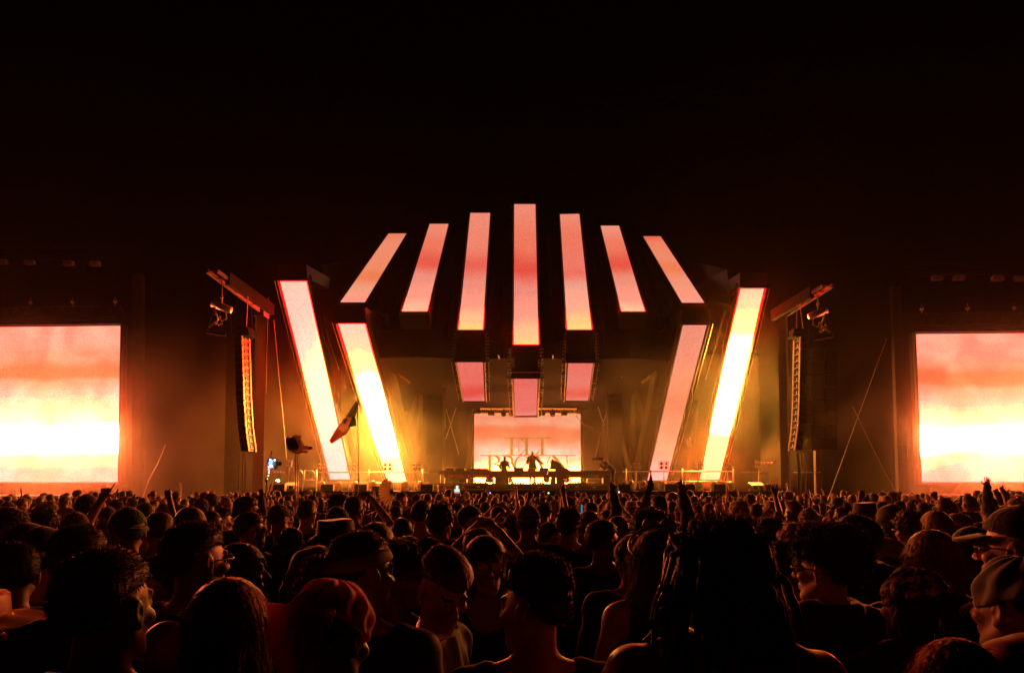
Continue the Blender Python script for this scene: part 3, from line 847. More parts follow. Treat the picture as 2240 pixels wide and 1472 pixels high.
for lab, xs in (('bent tube barrier at the far left of the stage deck', ((663, 666), (657, 660), (687, 690))),):
    r = empty('tube_barrier', at(672, 1060, 34), lab, 'barrier')
    for (x0, y0), (x1, y1) in (((663, 1070), (667, 1030)), ((656, 1030), (661, 1045))):
        pass
    t = MB(); t.tube([at(655, 1028, 34), at(660, 1031, 34), at(662, 1038, 34), at(660, 1050, 34)], .035, 6); t.build('bent_tube', M['alu'], r, True)
    t = MB(); t.tube([at(661, 1076, 34), at(666.5, 1028, 34)], .04, 6); t.build('post', M['alu'], r, True)
    t = MB(); t.tube([at(668, 1029, 34), at(684, 1030, 34), at(688, 1034, 34), at(687, 1048, 34)], .03, 6); t.build('bent_tube', M['alu'], r, True)
    t = MB(); t.tube([at(664, 1050, 34), at(688, 1050, 34)], .025, 6); t.build('mid_rail', M['alu'], r, True)

# moving head lamps
def make_head():
    r = empty('moving_head_lamp', (0, 0, 0), 'x', 'stage lamp', 'moving head lamps along the deck')
    b = MB(); b.box((-.24, -.2, 0), (.24, .2, .16)); b.build('base', M['box'], r)
    for s_ in (-1, 1):
        y = MB(); y.hexa([(s_ * .24, -.1, .16), (s_ * .30, -.1, .16), (s_ * .30, .1, .16), (s_ * .24, .1, .16), (s_ * .25, -.07, .52), (s_ * .30, -.07, .52), (s_ * .30, .07, .52), (s_ * .25, .07, .52)])
        y.build('yoke_arm', M['dustcover'], r)
    h = MB(); h.tube([(0, .26, .42), (0, .18, .44), (0, 0, .46), (0, -.16, .48), (0, -.2, .485)], [.12, .2, .22, .2, .17], 14); h.build('head', M['dustcover'], r, True)
    l = MB(); l.tube([(0, -.205, .486), (0, -.225, .488)], [.15, .14], 14); l.build('lens', M['lens'], r, True)
    return r
mh = make_head()
covered = None
def make_cover():
    r = empty('covered_lamp', (0, 0, 0), 'x', 'covered lamp', 'rain covered lamps along the deck')
    c = MB()
    pts = [(.30, 0), (.31, .2), (.30, .42), (.27, .58), (.2, .68), (.1, .72), (.01, .73)]
    n = 16
    for k in range(len(pts) - 1):
        for j in range(n):
            def q(i, jj):
                a = 2 * math.pi * jj / n; rr = pts[i][0] * (1 + .12 * math.sin(3 * a + i) + .05 * math.sin(7 * a + 2 * i))
                return (rr * math.cos(a), rr * .8 * math.sin(a), pts[i][1])
            c.quad(q(k, j), q(k, j + 1), q(k + 1, j + 1), q(k + 1, j))
    c.build('plastic_cover', M['dustcover'], r, True)
    b = MB(); b.box((-.26, -.2, 0), (.26, .2, .1)); b.build('base', M['box'], r)
    t = MB(); t.tube([(.31 * math.cos(a), .25 * math.sin(a), .33) for a in [k * math.pi / 5 for k in range(11)]], .012, 5); t.build('tie', M['cable'], r)
    return r
cv = make_cover()
cov_px = [(703, 'at the left end of the left railing'), (740, 'under the foot of the outer left LED leg'), (777, 'left of the flag pole'), (815, 'between the flag pole and the folding fan'), (885, 'right of the folding fan'), (920, 'beside the left booth pillar'),
          (1450, 'under the foot of the inner right LED leg'), (1491, 'at the middle post of the right railing'), (1528, 'left of the brightest LED leg foot'), (1563, 'right of the brightest LED leg foot'), (1597, 'at the right end of the right railing')]
for i, (px, where) in enumerate(cov_px):
    p = at(px, 1072, 34.2); o = cv if i == 0 else dup(cv, (0, 0, 0), None)
    o.location = (p.x, 34.2, DECK); o.rotation_euler = (0, 0, random.uniform(-.6, .6)); o['label'] = 'grey rain covered stage lamp ' + where
    o.scale = (random.uniform(.62, .74),) * 2 + (random.uniform(.68, .78),)
mh_px = [(851, 34.4, 'on the deck behind the folding fan'), (1380, 34.4, 'on the deck right of the photographer'), (1407, 35, 'in the haze left of the inner right LED leg foot'),
         (950, 43.5, 'behind the booth, far left end'), (1030, 43.5, 'behind the booth opening, beneath the second mirrored word'), (1071, 43.5, 'behind the booth opening, right end of the left gap'),
         (1112, 43.5, 'behind the booth, left end of the middle gap'), (1196, 43.5, 'behind the booth, right end of the middle gap'), (1239, 43.5, 'behind the booth, left end of the right gap'), (1276, 43.5, 'behind the booth, right gap middle')]
for i, (px, Y, where) in enumerate(mh_px):
    p = at(px, 1072, Y); o = mh if i == 0 else dup(mh, (0, 0, 0), None)
    o.location = (p.x, Y, DECK + (0.25 if Y > 40 else 0)); o.rotation_euler = (0, 0, random.uniform(-.5, .5)); o['label'] = 'moving head stage lamp ' + where
    o.scale = (1.0, 1.0, 1.0) if Y > 40 else (.75, .75, .85)
# low ground strobes seen under the table
def make_strobe():
    r = empty('floor_lamp_bar', (0, 0, 0), 'x', 'lamp bar', 'low lamp bars behind the booth')
    b = MB(); b.box((-.4, -.12, 0), (.4, .12, .18)); b.build('housing', M['box'], r)
    for k in range(5):
        l = MB(); l.tube([(-.32 + k * .16, 0, .18), (-.32 + k * .16, -.02, .27)], [.05, .07], 8); l.build('lamp_cell', M['dustcover'], r)
    return r
sb = make_strobe()
for i, (px, where) in enumerate(((1015, 'in the left gap'), (1051, 'against the bright screen, left gap'), (1133, 'left part of the middle gap'), (1177, 'right part of the middle gap'), (1265, 'in the right gap, left one'), (1296, 'in the right gap, right one'))):
    o = sb if i == 0 else dup(sb, (0, 0, 0), None)
    p = at(px, 1064, 42.8); o.location = (p.x, 42.8, DECK + .28); o['label'] = 'low floor lamp bar seen under the booth table ' + where

# 2x2 blinder units on tripods
def make_blinder(cols):
    r = empty('blinder_light', (0, 0, 0), 'x', 'blinder', 'unlit blinder lamps standing along both wings')
    f = MB(); w = .24 * cols / 2
    for z in (-.42, 0, .42): f.box((-w * 2 - .03, -.03, z - .02), (w * 2 + .03, .03, z + .02))
    for k in range(cols + 1): x = -w * 2 + k * (4 * w / cols); f.box((x - .02, -.032, -.42), (x + .02, .032, .42))
    f.build('frame', M['box'], r)
    rows = 2 if cols == 2 else 4
    for i in range(2 if cols == 2 else 2):
        for j in range(2):
            x = (-w + i * 2 * w); z = -.21 + j * .42
            c = MB(); c.tube([(x, .14, z), (x, .06, z), (x, -.05, z)], [.06, .13, .175], 14); c.build('reflector', M['dustcover'], r, True)
            l = MB(); l.ball((x, -.03, z), .1, 8, 0, (1, .4, 1)); l.build('bulb', M['lens'], r, True)
    s_ = MB(); s_.tube([(0, .06, -.42), (0, .06, -2.1)], .035, 6); 
    for a in (0, 2.1, 4.2): s_.tube([(0, .06, -1.1), (.5 * math.cos(a), .06 + .5 * math.sin(a), -2.45)], .02, 5)
    s_.build('stand', M['alu'], r)
    y = MB(); y.box((-.56, -.02, -.03), (-.5, .02, .03)); y.box((.5, -.02, -.03), (.56, .02, .03)); y.box((-.56, -.035, -.012), (.56, -.03, .012)); y.build('yoke', M['alu'], r)
    return r
bl = make_blinder(2)
for i, (px, py, where) in enumerate(((704, 1021, 'left of the outer left LED leg foot'), (769, 1021, 'right of the outer left LED leg foot'), (848, 1021, 'in front of the hot white left LED leg'), (911, 1020, 'on the left wing nearest the booth'),
        (1392, 1020, 'on the right wing nearest the booth'), (1452, 1018, 'in front of the salmon right LED leg'), (1528, 1020, 'left of the brightest LED leg foot'), (1592, 1020, 'right of the brightest LED leg foot'))):
    o = bl if i == 0 else dup(bl, (0, 0, 0), None)
    p = at(px, py, 35.6); o.location = p; o['label'] = 'unlit four lamp blinder on a stand ' + where; o.scale = (.5, .5, .5)
    o.rotation_euler = (0, 0, random.uniform(-.15, .15))

# wedge monitors and equipment boxes along the front edge
def make_wedge():
    r = empty('stage_monitor', (0, 0, 0), 'x', 'monitor speaker', 'black monitor boxes along the stage edge')
    b = MB(); b.hexa([(-.46, 0, 0), (.46, 0, 0), (.46, .6, 0), (-.46, .6, 0), (-.46, .1, .52), (.46, .1, .52), (.46, .5, .52), (-.46, .5, .52)]); b.build('cabinet', M['box'], r)
    for z0, z1 in ((.05, .2), (.22, .46)):
        g = MB(); 
        g.hexa([(-.42, -.02 + z0 * .19, z0), (.42, -.02 + z0 * .19, z0), (.42, .03 + z0 * .19, z0), (-.42, .03 + z0 * .19, z0), (-.42, -.02 + z1 * .19, z1), (.42, -.02 + z1 * .19, z1), (.42, .03 + z1 * .19, z1), (-.42, .03 + z1 * .19, z1)])
        g.build('grille', M['black_metal'], r)
    e = MB(); e.box((.465, .05, .06), (.5, .4, .5)); e.build('side_panel', M['rail'], r)
    l = MB(); l.box((-.3, -.03, .085), (-.18, -.022, .11)); l.build('badge', M['alu'], r)
    return r
wd = make_wedge()
for i, (px, where) in enumerate(((607, 'at the left stage end by the green lamp'), (713, 'under the outer left LED leg'), (787, 'next to the flag pole'), (822, 'half hidden behind the folding fan'), (932, 'alone in front of the left black pillar'),
        (1367, 'just right of the photographer'), (1470, 'below the salmon LED leg'), (1509, 'between the two right LED legs'), (1576, 'below the brightest LED leg'), (1690, 'at the far right end of the stage'))):
    o = wd if i == 0 else dup(wd, (0, 0, 0), None)
    p = at(px, 1074, 31.5); o.location = (p.x, 31.6, DECK + .004); o['label'] = 'black monitor box on the stage edge ' + where; o.rotation_euler = (0, 0, random.uniform(-.08, .08))
    o.scale = (.6, .6, .66) if i != 3 else (.45, .5, .5)

# tilted trays / teleprompter plates and white sign boards
for i, (px, py, where, side) in enumerate(((638, 1065, 'beneath the dog head totem', -1), (1652, 1065, 'near the right end of the stage', 1))):
    p = at(px, py, 32.2)
    r = empty('slanted_tray', (p.x, 32.2, DECK), 'pale slanted tray on feet ' + where, 'tray', 'slanted trays at the stage ends')
    b = MB(); b.hexa([(p.x - .25, 31.9, DECK + .3), (p.x + .33, 31.9, DECK + .3), (p.x + .33, 32.0, DECK + .3), (p.x - .25, 32.0, DECK + .3), (p.x - .3, 32.3, DECK + .44), (p.x + .3, 32.3, DECK + .44), (p.x + .3, 32.36, DECK + .44), (p.x - .3, 32.36, DECK + .44)]); b.build('plate', M['rail'], r)
    b = MB(); b.box((p.x - .3, 32.0, DECK + .02), (p.x + .3, 32.3, DECK + .14)); b.build('foot', M['scaffold'], r)
    b = MB(); b.box((p.x - .1, 32.1, DECK + .14), (p.x + .1, 32.25, DECK + .3)); b.build('riser', M['box'], r)
for i, (px, py, where) in enumerate(((632, 1013, 'left of the dog head totem pole'), (1658, 1015, 'at the right end of the stage'))):
    p = at(px, py, 33.4)
    r = empty('sign_board', (p.x, 33.4, DECK), 'small white board on a thin stand ' + where, 'sign', 'white boards at the stage ends')
    b = MB(); b.hexa([(p.x - .14, 33.4, p.z - .17), (p.x + .14, 33.4, p.z - .19), (p.x + .14, 33.43, p.z - .19), (p.x - .14, 33.43, p.z - .17), (p.x - .13, 33.4, p.z + .19), (p.x + .15, 33.4, p.z + .15), (p.x + .15, 33.43, p.z + .15), (p.x - .13, 33.43, p.z + .19)]); b.build('board', M['white'], r)
    for dx in (-.05, .08):
        b = MB(); b.box((p.x + dx - .025, 33.37, p.z - .05), (p.x + dx + .025, 33.395, p.z)); b.build('clip', M['box'], r)
    b = MB(); b.tube([(p.x + .02, 33.38, p.z), (p.x + .02, 33.38, p.z - .4), (p.x - .02, 33.4, DECK)], .018, 6); b.build('stand', M['alu'], r)
    b = MB(); z = at(px, 1033, 33.4).z; b.tube([(p.x - .8, 33.5, z), (p.x + .5, 33.5, z)], .02, 6); b.build('cross_rail', M['scaffold'], r)
# dim gear racks by the signs
for lab, px, py in (('dark rail with clamped lamps left of the dog totem', 612, 1033), ('dark lamp cluster on the rail beside the right tower', 1677, 1012)):
    p = at(px, py, 33.8); r = empty('lamp_cluster', p, lab, 'lamps', 'dim lamp clusters by the stage ends')
    for k in range(4):
        b = MB(); b.tube([(p.x - .25 + k * .16, 33.8, p.z), (p.x - .25 + k * .16, 33.6, p.z - .02)], [.04, .06], 8); b.build('lamp', M['dustcover'], r)
    b = MB(); b.tube([(p.x - .5, 33.8, p.z + .08), (p.x + .5, 33.8, p.z + .08)], .025, 6); b.build('bar', M['scaffold'], r)
    b = MB(); b.tube([(p.x + .1, 33.8, p.z), (p.x + .1, 33.8, DECK)], .02, 6); b.build('stand', M['scaffold'], r)
# small green work light
p = at(609, 1051, 31.9)
r = empty('work_light', (p.x, 31.9, DECK), 'tiny bright green white work light on a stalk at the left stage end', 'lamp')
b = MB(); b.ball(p, .05, 8); b.ball(p + Vector((-.1, .02, .01)), .02, 6); b.build('bulb', lamp_mat('green lamp', (.55, 1.0, .5), 60), r, True)
b = MB(); b.tube([p, (p.x, 31.9, DECK + .5)], .025, 6); b.build('stalk', M['white'], r)
# indicator lights on the stage edge
for lab, px, py, c in (('green indicator light on the stage edge beneath the performer', 1200, 1078, (.3, 1, .2)), ('blue white indicator on the stage edge under the photographer', 1354, 1076, (.5, .6, 1)), ('violet indicator on the stage edge left of centre', 1072, 1078, (.4, .3, 1))):
    p = at(px, py, 30.8); b = MB(); b.ball(p, .03, 6); tag(b.build('indicator_light', lamp_mat('indicator', c, 5), None, True), lab, 'indicator', 'small indicator lights on the stage edge')

# ------------------------------------------------------------------ the booth
YB = 36.2
RZ = DECK + .42
tb = empty('dj_booth', ((at(960, 1060, YB).x + at(1343, 1060, YB).x) / 2, YB, RZ), 'very long dark mixing table with mirrored lettering band, centre of stage', 'table')
x0 = at(960, 1060, YB).x; x1 = at(1343, 1060, YB).x; zt = at(1150, 1029, YB).z
n = 8
b = MB()
for k in range(n):
    a = x0 + (x1 - x0) * k / n; c = x0 + (x1 - x0) * (k + 1) / n
    b.box((a + .006, YB - .04 + (k % 2) * .006, zt - .2), (c - .006, YB + 1.0, zt))
b.build('table_top', M['fascia'], tb)
zb1 = at(1150, 1037.5, YB).z; zb2 = at(1150, 1045, YB).z
b = MB(); b.box((x0 + .3, YB - .02, zb2), (x1 - .5, YB + .02, zt - .205)); b.build('banner', surf('banner cloth', (.09, .05, .03), .7, 0, 5, .2), tb)
# mirrored banner lettering
txm = surf('banner print', (.62, .40, .25), .6, 0, 6, .1)
def text_mesh(body, size, mirror=False):
    cu = bpy.data.curves.new('txt', 'FONT'); cu.body = body; cu.size = size; cu.align_x = 'CENTER'; cu.resolution_u = 2; cu.extrude = .003
    o = bpy.data.objects.new('txt', cu); me = bpy.data.meshes.new_from_object(o)
    me.transform(Matrix.Rotation(math.pi / 2, 4, 'X'))
    if mirror: me.transform(Matrix.Diagonal((-1, 1, 1, 1))); me.flip_normals()
    bpy.data.objects.remove(o); bpy.data.curves.remove(cu)
    return me
sm = text_mesh('SEISMIC', .20, True); sm.transform(Matrix.Diagonal((1.28, 1, .92, 1))); sm.materials.append(txm)
for k, px in enumerate((997, 1053, 1109, 1136, 1172, 1218, 1255, 1292, 1315)):
    if px in (1109, 1218, 1315): continue
    o = bpy.data.objects.new('mirrored_lettering', sm); COL.objects.link(o)
    o.location = (at(px, 1040, YB).x, YB - .032, zb2 + .035); o.parent = tb; o.matrix_parent_inverse = tb.matrix_world.inverted()
for px in (1025, 1274):
    e = MB(); p = at(px, 1041, YB); 
    for a in (0, 2.09, 4.19):
        e.tube([(p.x + .05 * math.cos(a + .5), YB - .035, p.z + .05 * math.sin(a + .5)), (p.x + .05 * math.cos(a + 2.6), YB - .035, p.z + .05 * math.sin(a + 2.6))], .012, 5)
    e.build('round_emblem', txm, tb)
for a, c in ((1082, 1098), (1099, 1112), (1206, 1216), (1217, 1233), (1320, 1335)):
    b = MB(); pa = at(a, 1060, YB); pc = at(c, 1060, YB); b.box((pa.x, YB + .05, RZ), (pc.x, YB + .85, zt - .21)); b.build('support_cabinet', M['box'], tb)
for px in (961.5, 966, 1338, 1342):
    b = MB(); p = at(px, 1060, YB); b.box((p.x - .04, YB + (.0 if px in (961.5, 1342) else .8), RZ), (p.x + .04, YB + (.0 if px in (961.5, 1342) else .8) + .08, zt - .21)); b.build('leg', M['alu'], tb)
ri = MB(); nn = 7
riser = empty('booth_riser', ((x0 + x1) / 2, YB, DECK), 'low dark riser under the booth with flight cases before it', 'riser')
for k in range(nn):
    a = x0 - .1 + (x1 - x0 + .2) * k / nn; c = x0 - .1 + (x1 - x0 + .2) * (k + 1) / nn
    b = MB(); b.box((a + .01, YB - .5, DECK + .003), (c - .01, YB + 2.6, RZ - .004 - (k % 2) * .003)); b.build('riser_block', M['fascia'], riser)
k = 0
for px, w, hgt in ((975, 1.2, .34), (1015, 1.1, .36), (1048, .9, .44), (1130, 1.1, .40), (1180, 1.2, .38), (1262, .9, .44), (1300, 1.3, .36)):
    p = at(px, 1068, YB - 1.2); c = empty('flight_case', (p.x, YB - 1.2, DECK), 'black flight case in front of the booth, ' + ['first', 'second', 'third', 'fourth', 'fifth', 'sixth', 'last'][k] + ' in the row from the left edge', 'flight case', 'flight cases in front of the booth'); k += 1
    b = MB(); b.box((p.x - w / 2, YB - 1.4, DECK + .005), (p.x + w / 2, YB - .9, DECK + hgt)); b.build('body', M['box'], c)
    b = MB()
    for z in (DECK + .1, DECK + hgt - .03): b.box((p.x - w / 2 - .005, YB - 1.41, z), (p.x + w / 2 + .005, YB - 1.402, z + .02))
    b.build('metal_edge', M['alu'], c)
    b = MB(); b.box((p.x - .1, YB - 1.43, DECK + hgt * .5), (p.x + .06, YB - 1.405, DECK + hgt * .5 + .05)); b.build('latch', M['rail'], c)
for px in (956, 935.5, 1355):
    p = at(px, 1066, 33); b = MB(); b.box((p.x - .05, 33, DECK + .005), (p.x + .03, 33.3, DECK + .34)); tag(b.build('small_marker_plate', M['rail']), {956: 'upright pale plate at the left foot of the booth', 935.5: 'narrow pale plate right of the lone monitor box', 1355: 'upright pale plate right of the photographer feet'}[px], 'plate', 'pale plates on the stage edge')

# equipment on the table
def gear(label, px, w, d, h, knobs=6, screen=False, dy=.35, cat='mixer'):
    p = at(px, 1028, YB + dy); c = empty('dj_' + cat.replace(' ', '_'), (p.x, YB + dy, zt), label, cat, 'equipment on the booth table')
    b = MB(); b.hexa([(p.x - w / 2, YB + dy - d / 2, zt + .004), (p.x + w / 2, YB + dy - d / 2, zt + .004), (p.x + w / 2, YB + dy + d / 2, zt + .004), (p.x - w / 2, YB + dy + d / 2, zt + .004),
                    (p.x - w / 2, YB + dy - d / 2, zt + h * 1.25), (p.x + w / 2, YB + dy - d / 2, zt + h * 1.25), (p.x + w / 2, YB + dy + d / 2, zt + h), (p.x - w / 2, YB + dy + d / 2, zt + h)]); b.build('body', M['box'], c)
    for j in range(knobs):
        k_ = MB(); x = p.x - w * .4 + w * .8 * j / max(knobs - 1, 1)
        k_.tube([(x, YB + dy, zt + h * 1.1), (x, YB + dy, zt + h * 1.1 + .04)], .018, 8); k_.build('knob', M['alu'], c)
    return c
gear('mixer at the left of the second performer', 1058, .5, .5, .09)
gear('deck player near the far left table end', 985, .45, .5, .1, 4, cat='player')
gear('second player left on the table', 1008, .45, .45, .12, 4, cat='player')
gear('flat player between the two left performers', 1040, .5, .5, .1, 3, cat='player')
gear('player just left of the central performer', 1135, .5, .5, .13, 5, cat='player')
gear('mixer at the hands of the central performer', 1163, .4, .5, .1, 8)
gear('player under the right hand of the central performer', 1190, .5, .5, .11, 5, cat='player')
c_ = empty('table_cables', (at(975, 1026, YB).x, YB, zt), 'tangle of cables and a cloth on the far left table end', 'cables')
for j in range(7):
    b = MB(); x = at(975 + j * 6, 1026, YB).x
    b.tube([(x - .2, YB + .3, zt + .02), (x - .1, YB + .3, zt + .1 + random.random() * .1), (x, YB + .3, zt + .12 + random.random() * .06), (x + .15, YB + .35, zt + .05)], .02, 6); b.build('cable_loop', M['dustcover'], c_, True)
# tilted wedge screen on the right of the booth
w_ = empty('booth_monitor', (at(1216, 1028, YB + .5).x, YB + .5, zt), 'big tilted speaker wedge on the table right of the central performer', 'speaker')
q = [at(1207, 1003, YB + .5), at(1229, 1015, YB + .5), at(1225, 1027, YB + .5), at(1202, 1026, YB + .5)]
b = MB(); b.hexa([q[3], q[2], q[2] + Vector((0, .5, 0)), q[3] + Vector((0, .5, 0)), q[0], q[1], q[1] + Vector((0, .5, 0)), q[0] + Vector((0, .5, 0))]); b.build('cabinet', M['box'], w_)
b = MB(); b.tube([q[1] + Vector((.02, 0, 0)), q[1] + Vector((.08, 0, -.06)), q[2] + Vector((.05, 0, .05))], .02, 6); b.build('handle', M['alu'], w_)
b = MB(); b.tube([at(1204, 1006, YB + .5), at(1206, 1022, YB + .5)], .02, 6); b.build('bracket', M['alu'], w_)
b = MB(); p = at(1233, 1027, YB + .5); b.hexa([(p.x - .45, YB + .3, zt + .004), (p.x + .35, YB + .3, zt + .004), (p.x + .35, YB + .8, zt + .004), (p.x - .45, YB + .8, zt + .004), (p.x - .45, YB + .3, zt + .3), (p.x, YB + .3, zt + .2), (p.x, YB + .8, zt + .2), (p.x - .45, YB + .8, zt + .3)]); b.build('base_wedge', M['box'], w_)
# skull-like white helmet right of the booth
p = at(1319, 1024, YB + .4); b = MB(); b.ball(p, .13, 12, 0, (1, 1, 1.2)); b.box((p.x - .2, YB + .2, zt + .01), (p.x + .2, YB + .6, zt + .06))
tag(b.build('white_bust', M['white'], None, True), 'small pale rounded head shape standing on the right table end', 'ornament')

# low barrier right of the stage and the front rail
for lab, xa, xb, py, Y in (('long low rail in front of the right big screen', 1880, 2260, 1082, 31.5), ('long low rail in front of the left big screen', -20, 240, 1083, 31.0)):
    a = at(xa, py, Y); c2 = at(xb, py, Y); r = empty('crowd_barrier', ((a.x + c2.x) / 2, Y, 0), lab, 'barrier', 'crowd barriers below the big screens')
    b = MB(); b.tube([(a.x, Y, a.z), (c2.x, Y, c2.z)], .03, 6); b.build('top_rail', M['alu'], r)
    x = a.x; pn = MB()
    while x < c2.x - .2:
        b = MB(); b.box((x, Y + .02, .1), (min(x + 1.9, c2.x), Y + .06, a.z - .06)); b.build('panel', M['fascia'], r); x += 2.0
# ================================================================== people: sculpted with distance fields and surface nets
def surface_nets(F, xs, ys, zs):
    S_ = F < 0
    nx, ny, nz = F.shape
    c = np.zeros((nx - 1, ny - 1, nz - 1), np.int8)
    for dx in (0, 1):
        for dy in (0, 1):
            for dz in (0, 1):
                c += S_[dx:nx - 1 + dx, dy:ny - 1 + dy, dz:nz - 1 + dz]
    act = (c > 0) & (c < 8)
    I, J, K = np.nonzero(act)
    idx = -np.ones(act.shape, np.int32); idx[I, J, K] = np.arange(len(I))
    P = np.zeros((len(I), 3)); W = np.zeros(len(I))
    cor = [(a, b, d) for a in (0, 1) for b in (0, 1) for d in (0, 1)]
    for a in cor:
        for ax in range(3):
            if a[ax] == 0:
                b = list(a); b[ax] = 1
                fa = F[I + a[0], J + a[1], K + a[2]]; fb = F[I + b[0], J + b[1], K + b[2]]
                m = (fa < 0) != (fb < 0)
                t = np.where(m, fa / np.where(m, fa - fb, 1), 0)
                pa = np.stack([xs[I + a[0]], ys[J + a[1]], zs[K + a[2]]], 1); pb = np.stack([xs[I + b[0]], ys[J + b[1]], zs[K + b[2]]], 1)
                P += np.where(m[:, None], pa + (pb - pa) * t[:, None], 0); W += m
    P /= np.maximum(W, 1)[:, None]
    faces = []
    for ax in range(3):
        sl0 = [slice(1, -1)] * 3; sl1 = [slice(1, -1)] * 3
        sl0[ax] = slice(0, -1); sl1[ax] = slice(1, None)
        A = S_[tuple(sl0)]; B = S_[tuple(sl1)]
        for flip, m in ((False, A & ~B), (True, ~A & B)):
            i, j, k = np.nonzero(m)
            o = [i + (ax != 0), j + (ax != 1), k + (ax != 2)]
            u, v = [(1, 2), (2, 0), (0, 1)][ax]
            q = []
            for du, dv in ((0, 0), (-1, 0), (-1, -1), (0, -1)):
                g = [o[0].copy(), o[1].copy(), o[2].copy()]
                g[u] += du; g[v] += dv
                q.append(idx[g[0], g[1], g[2]])
            q = np.stack(q, 1)
            if flip: q = q[:, ::-1]
            faces.append(q)
    Fq = np.concatenate(faces) if faces else np.zeros((0, 4), int)
    Fq = Fq[(Fq >= 0).all(1)]
    return P, Fq

def np_mesh(name, P, Fq, mats, mi=None, smooth=True):
    me = bpy.data.meshes.new(name)
    me.vertices.add(len(P)); me.vertices.foreach_set('co', np.ascontiguousarray(P, np.float32).ravel())
    n = Fq.shape[1]
    me.loops.add(len(Fq) * n); me.loops.foreach_set('vertex_index', np.ascontiguousarray(Fq, np.int32).ravel())
    me.polygons.add(len(Fq)); me.polygons.foreach_set('loop_start', np.arange(0, len(Fq) * n, n, dtype=np.int32))
    me.polygons.foreach_set('loop_total', np.full(len(Fq), n, np.int32))
    for m in mats: me.materials.append(m)
    if mi is not None: me.polygons.foreach_set('material_index', np.ascontiguousarray(mi, np.int32))
    me.polygons.foreach_set('use_smooth', np.full(len(Fq), smooth))
    me.update(calc_edges=True)
    return me

class Fld:
    def __init__(s, xs, ys, zs):
        s.x, s.y, s.z = [np.asarray(a, np.float32) for a in (xs, ys, zs)]
        s.F = np.full((len(xs), len(ys), len(zs)), .5, np.float32)
    def win(s, lo, hi):
        sl = []
        for a, l, h in zip((s.x, s.y, s.z), lo, hi):
            i = int(np.searchsorted(a, l)); j = int(np.searchsorted(a, h))
            sl.append(slice(max(i - 1, 0), min(j + 1, len(a))))
        return tuple(sl), s.x[sl[0]][:, None, None], s.y[sl[1]][None, :, None], s.z[sl[2]][None, None, :]
    def put(s, sl, d, k, sub=False):
        A = s.F[sl]
        if sub:
            d = -d
            h = np.clip(.5 - .5 * (d - A) / -k, 0, 1) if k else None
            h = np.clip(.5 + .5 * (d - A) / k, 0, 1)
            s.F[sl] = A + (d - A) * h + k * h * (1 - h)
        else:
            h = np.clip(.5 + .5 * (A - d) / k, 0, 1)
            s.F[sl] = A + (d - A) * h - k * h * (1 - h)
    def cone(s, a, b, ra, rb, k=.02, sub=False):
        a = np.array(a, float); b = np.array(b, float); m = max(ra, rb) + .07
        sl, X, Y, Z = s.win(np.minimum(a, b) - m, np.maximum(a, b) + m)
        ba = b - a; l2 = max(ba @ ba, 1e-9)
        t = np.clip(((X - a[0]) * ba[0] + (Y - a[1]) * ba[1] + (Z - a[2]) * ba[2]) / l2, 0, 1)
        d = np.sqrt((X - a[0] - ba[0] * t) ** 2 + (Y - a[1] - ba[1] * t) ** 2 + (Z - a[2] - ba[2] * t) ** 2) - (ra + (rb - ra) * t)
        s.put(sl, d, k, sub)
    def ell(s, c, r, k=.02, R=None, sub=False):
        c = np.array(c, float); r = np.array(r, float); m = r.max() + .07
        sl, X, Y, Z = s.win(c - m, c + m)
        q = [X - c[0], Y - c[1], Z - c[2]]
        if R is not None:
            q = [q[0] * R[0][i] + q[1] * R[1][i] + q[2] * R[2][i] for i in range(3)]
        k0 = np.sqrt((q[0] / r[0]) ** 2 + (q[1] / r[1]) ** 2 + (q[2] / r[2]) ** 2)
        k1 = np.sqrt((q[0] / r[0] ** 2) ** 2 + (q[1] / r[1] ** 2) ** 2 + (q[2] / r[2] ** 2) ** 2) + 1e-6
        s.put(sl, k0 * (k0 - 1) / k1, k, sub)
    def nets(s): return surface_nets(s.F, s.x, s.y, s.z)

def lines(lo, hi, coarse, fines):
    """grid lines, finer inside the given intervals"""
    out = [lo]; x = lo
    while x < hi:
        st_ = coarse
        for a, b, f in fines:
            if a - coarse * .5 <= x <= b: st_ = min(st_, f)
        x += st_; out.append(x)
    return np.array(out)

HC = np.array((0, .012, 1.632))               # head centre in the standing figure
def head_rot(yaw, pitch=0, roll=0):
    """yaw>0 turns the face to screen right"""
    return np.array((Matrix.Rotation(math.radians(-yaw), 3, 'Z') @ Matrix.Rotation(math.radians(pitch), 3, 'X') @ Matrix.Rotation(math.radians(roll), 3, 'Y')))

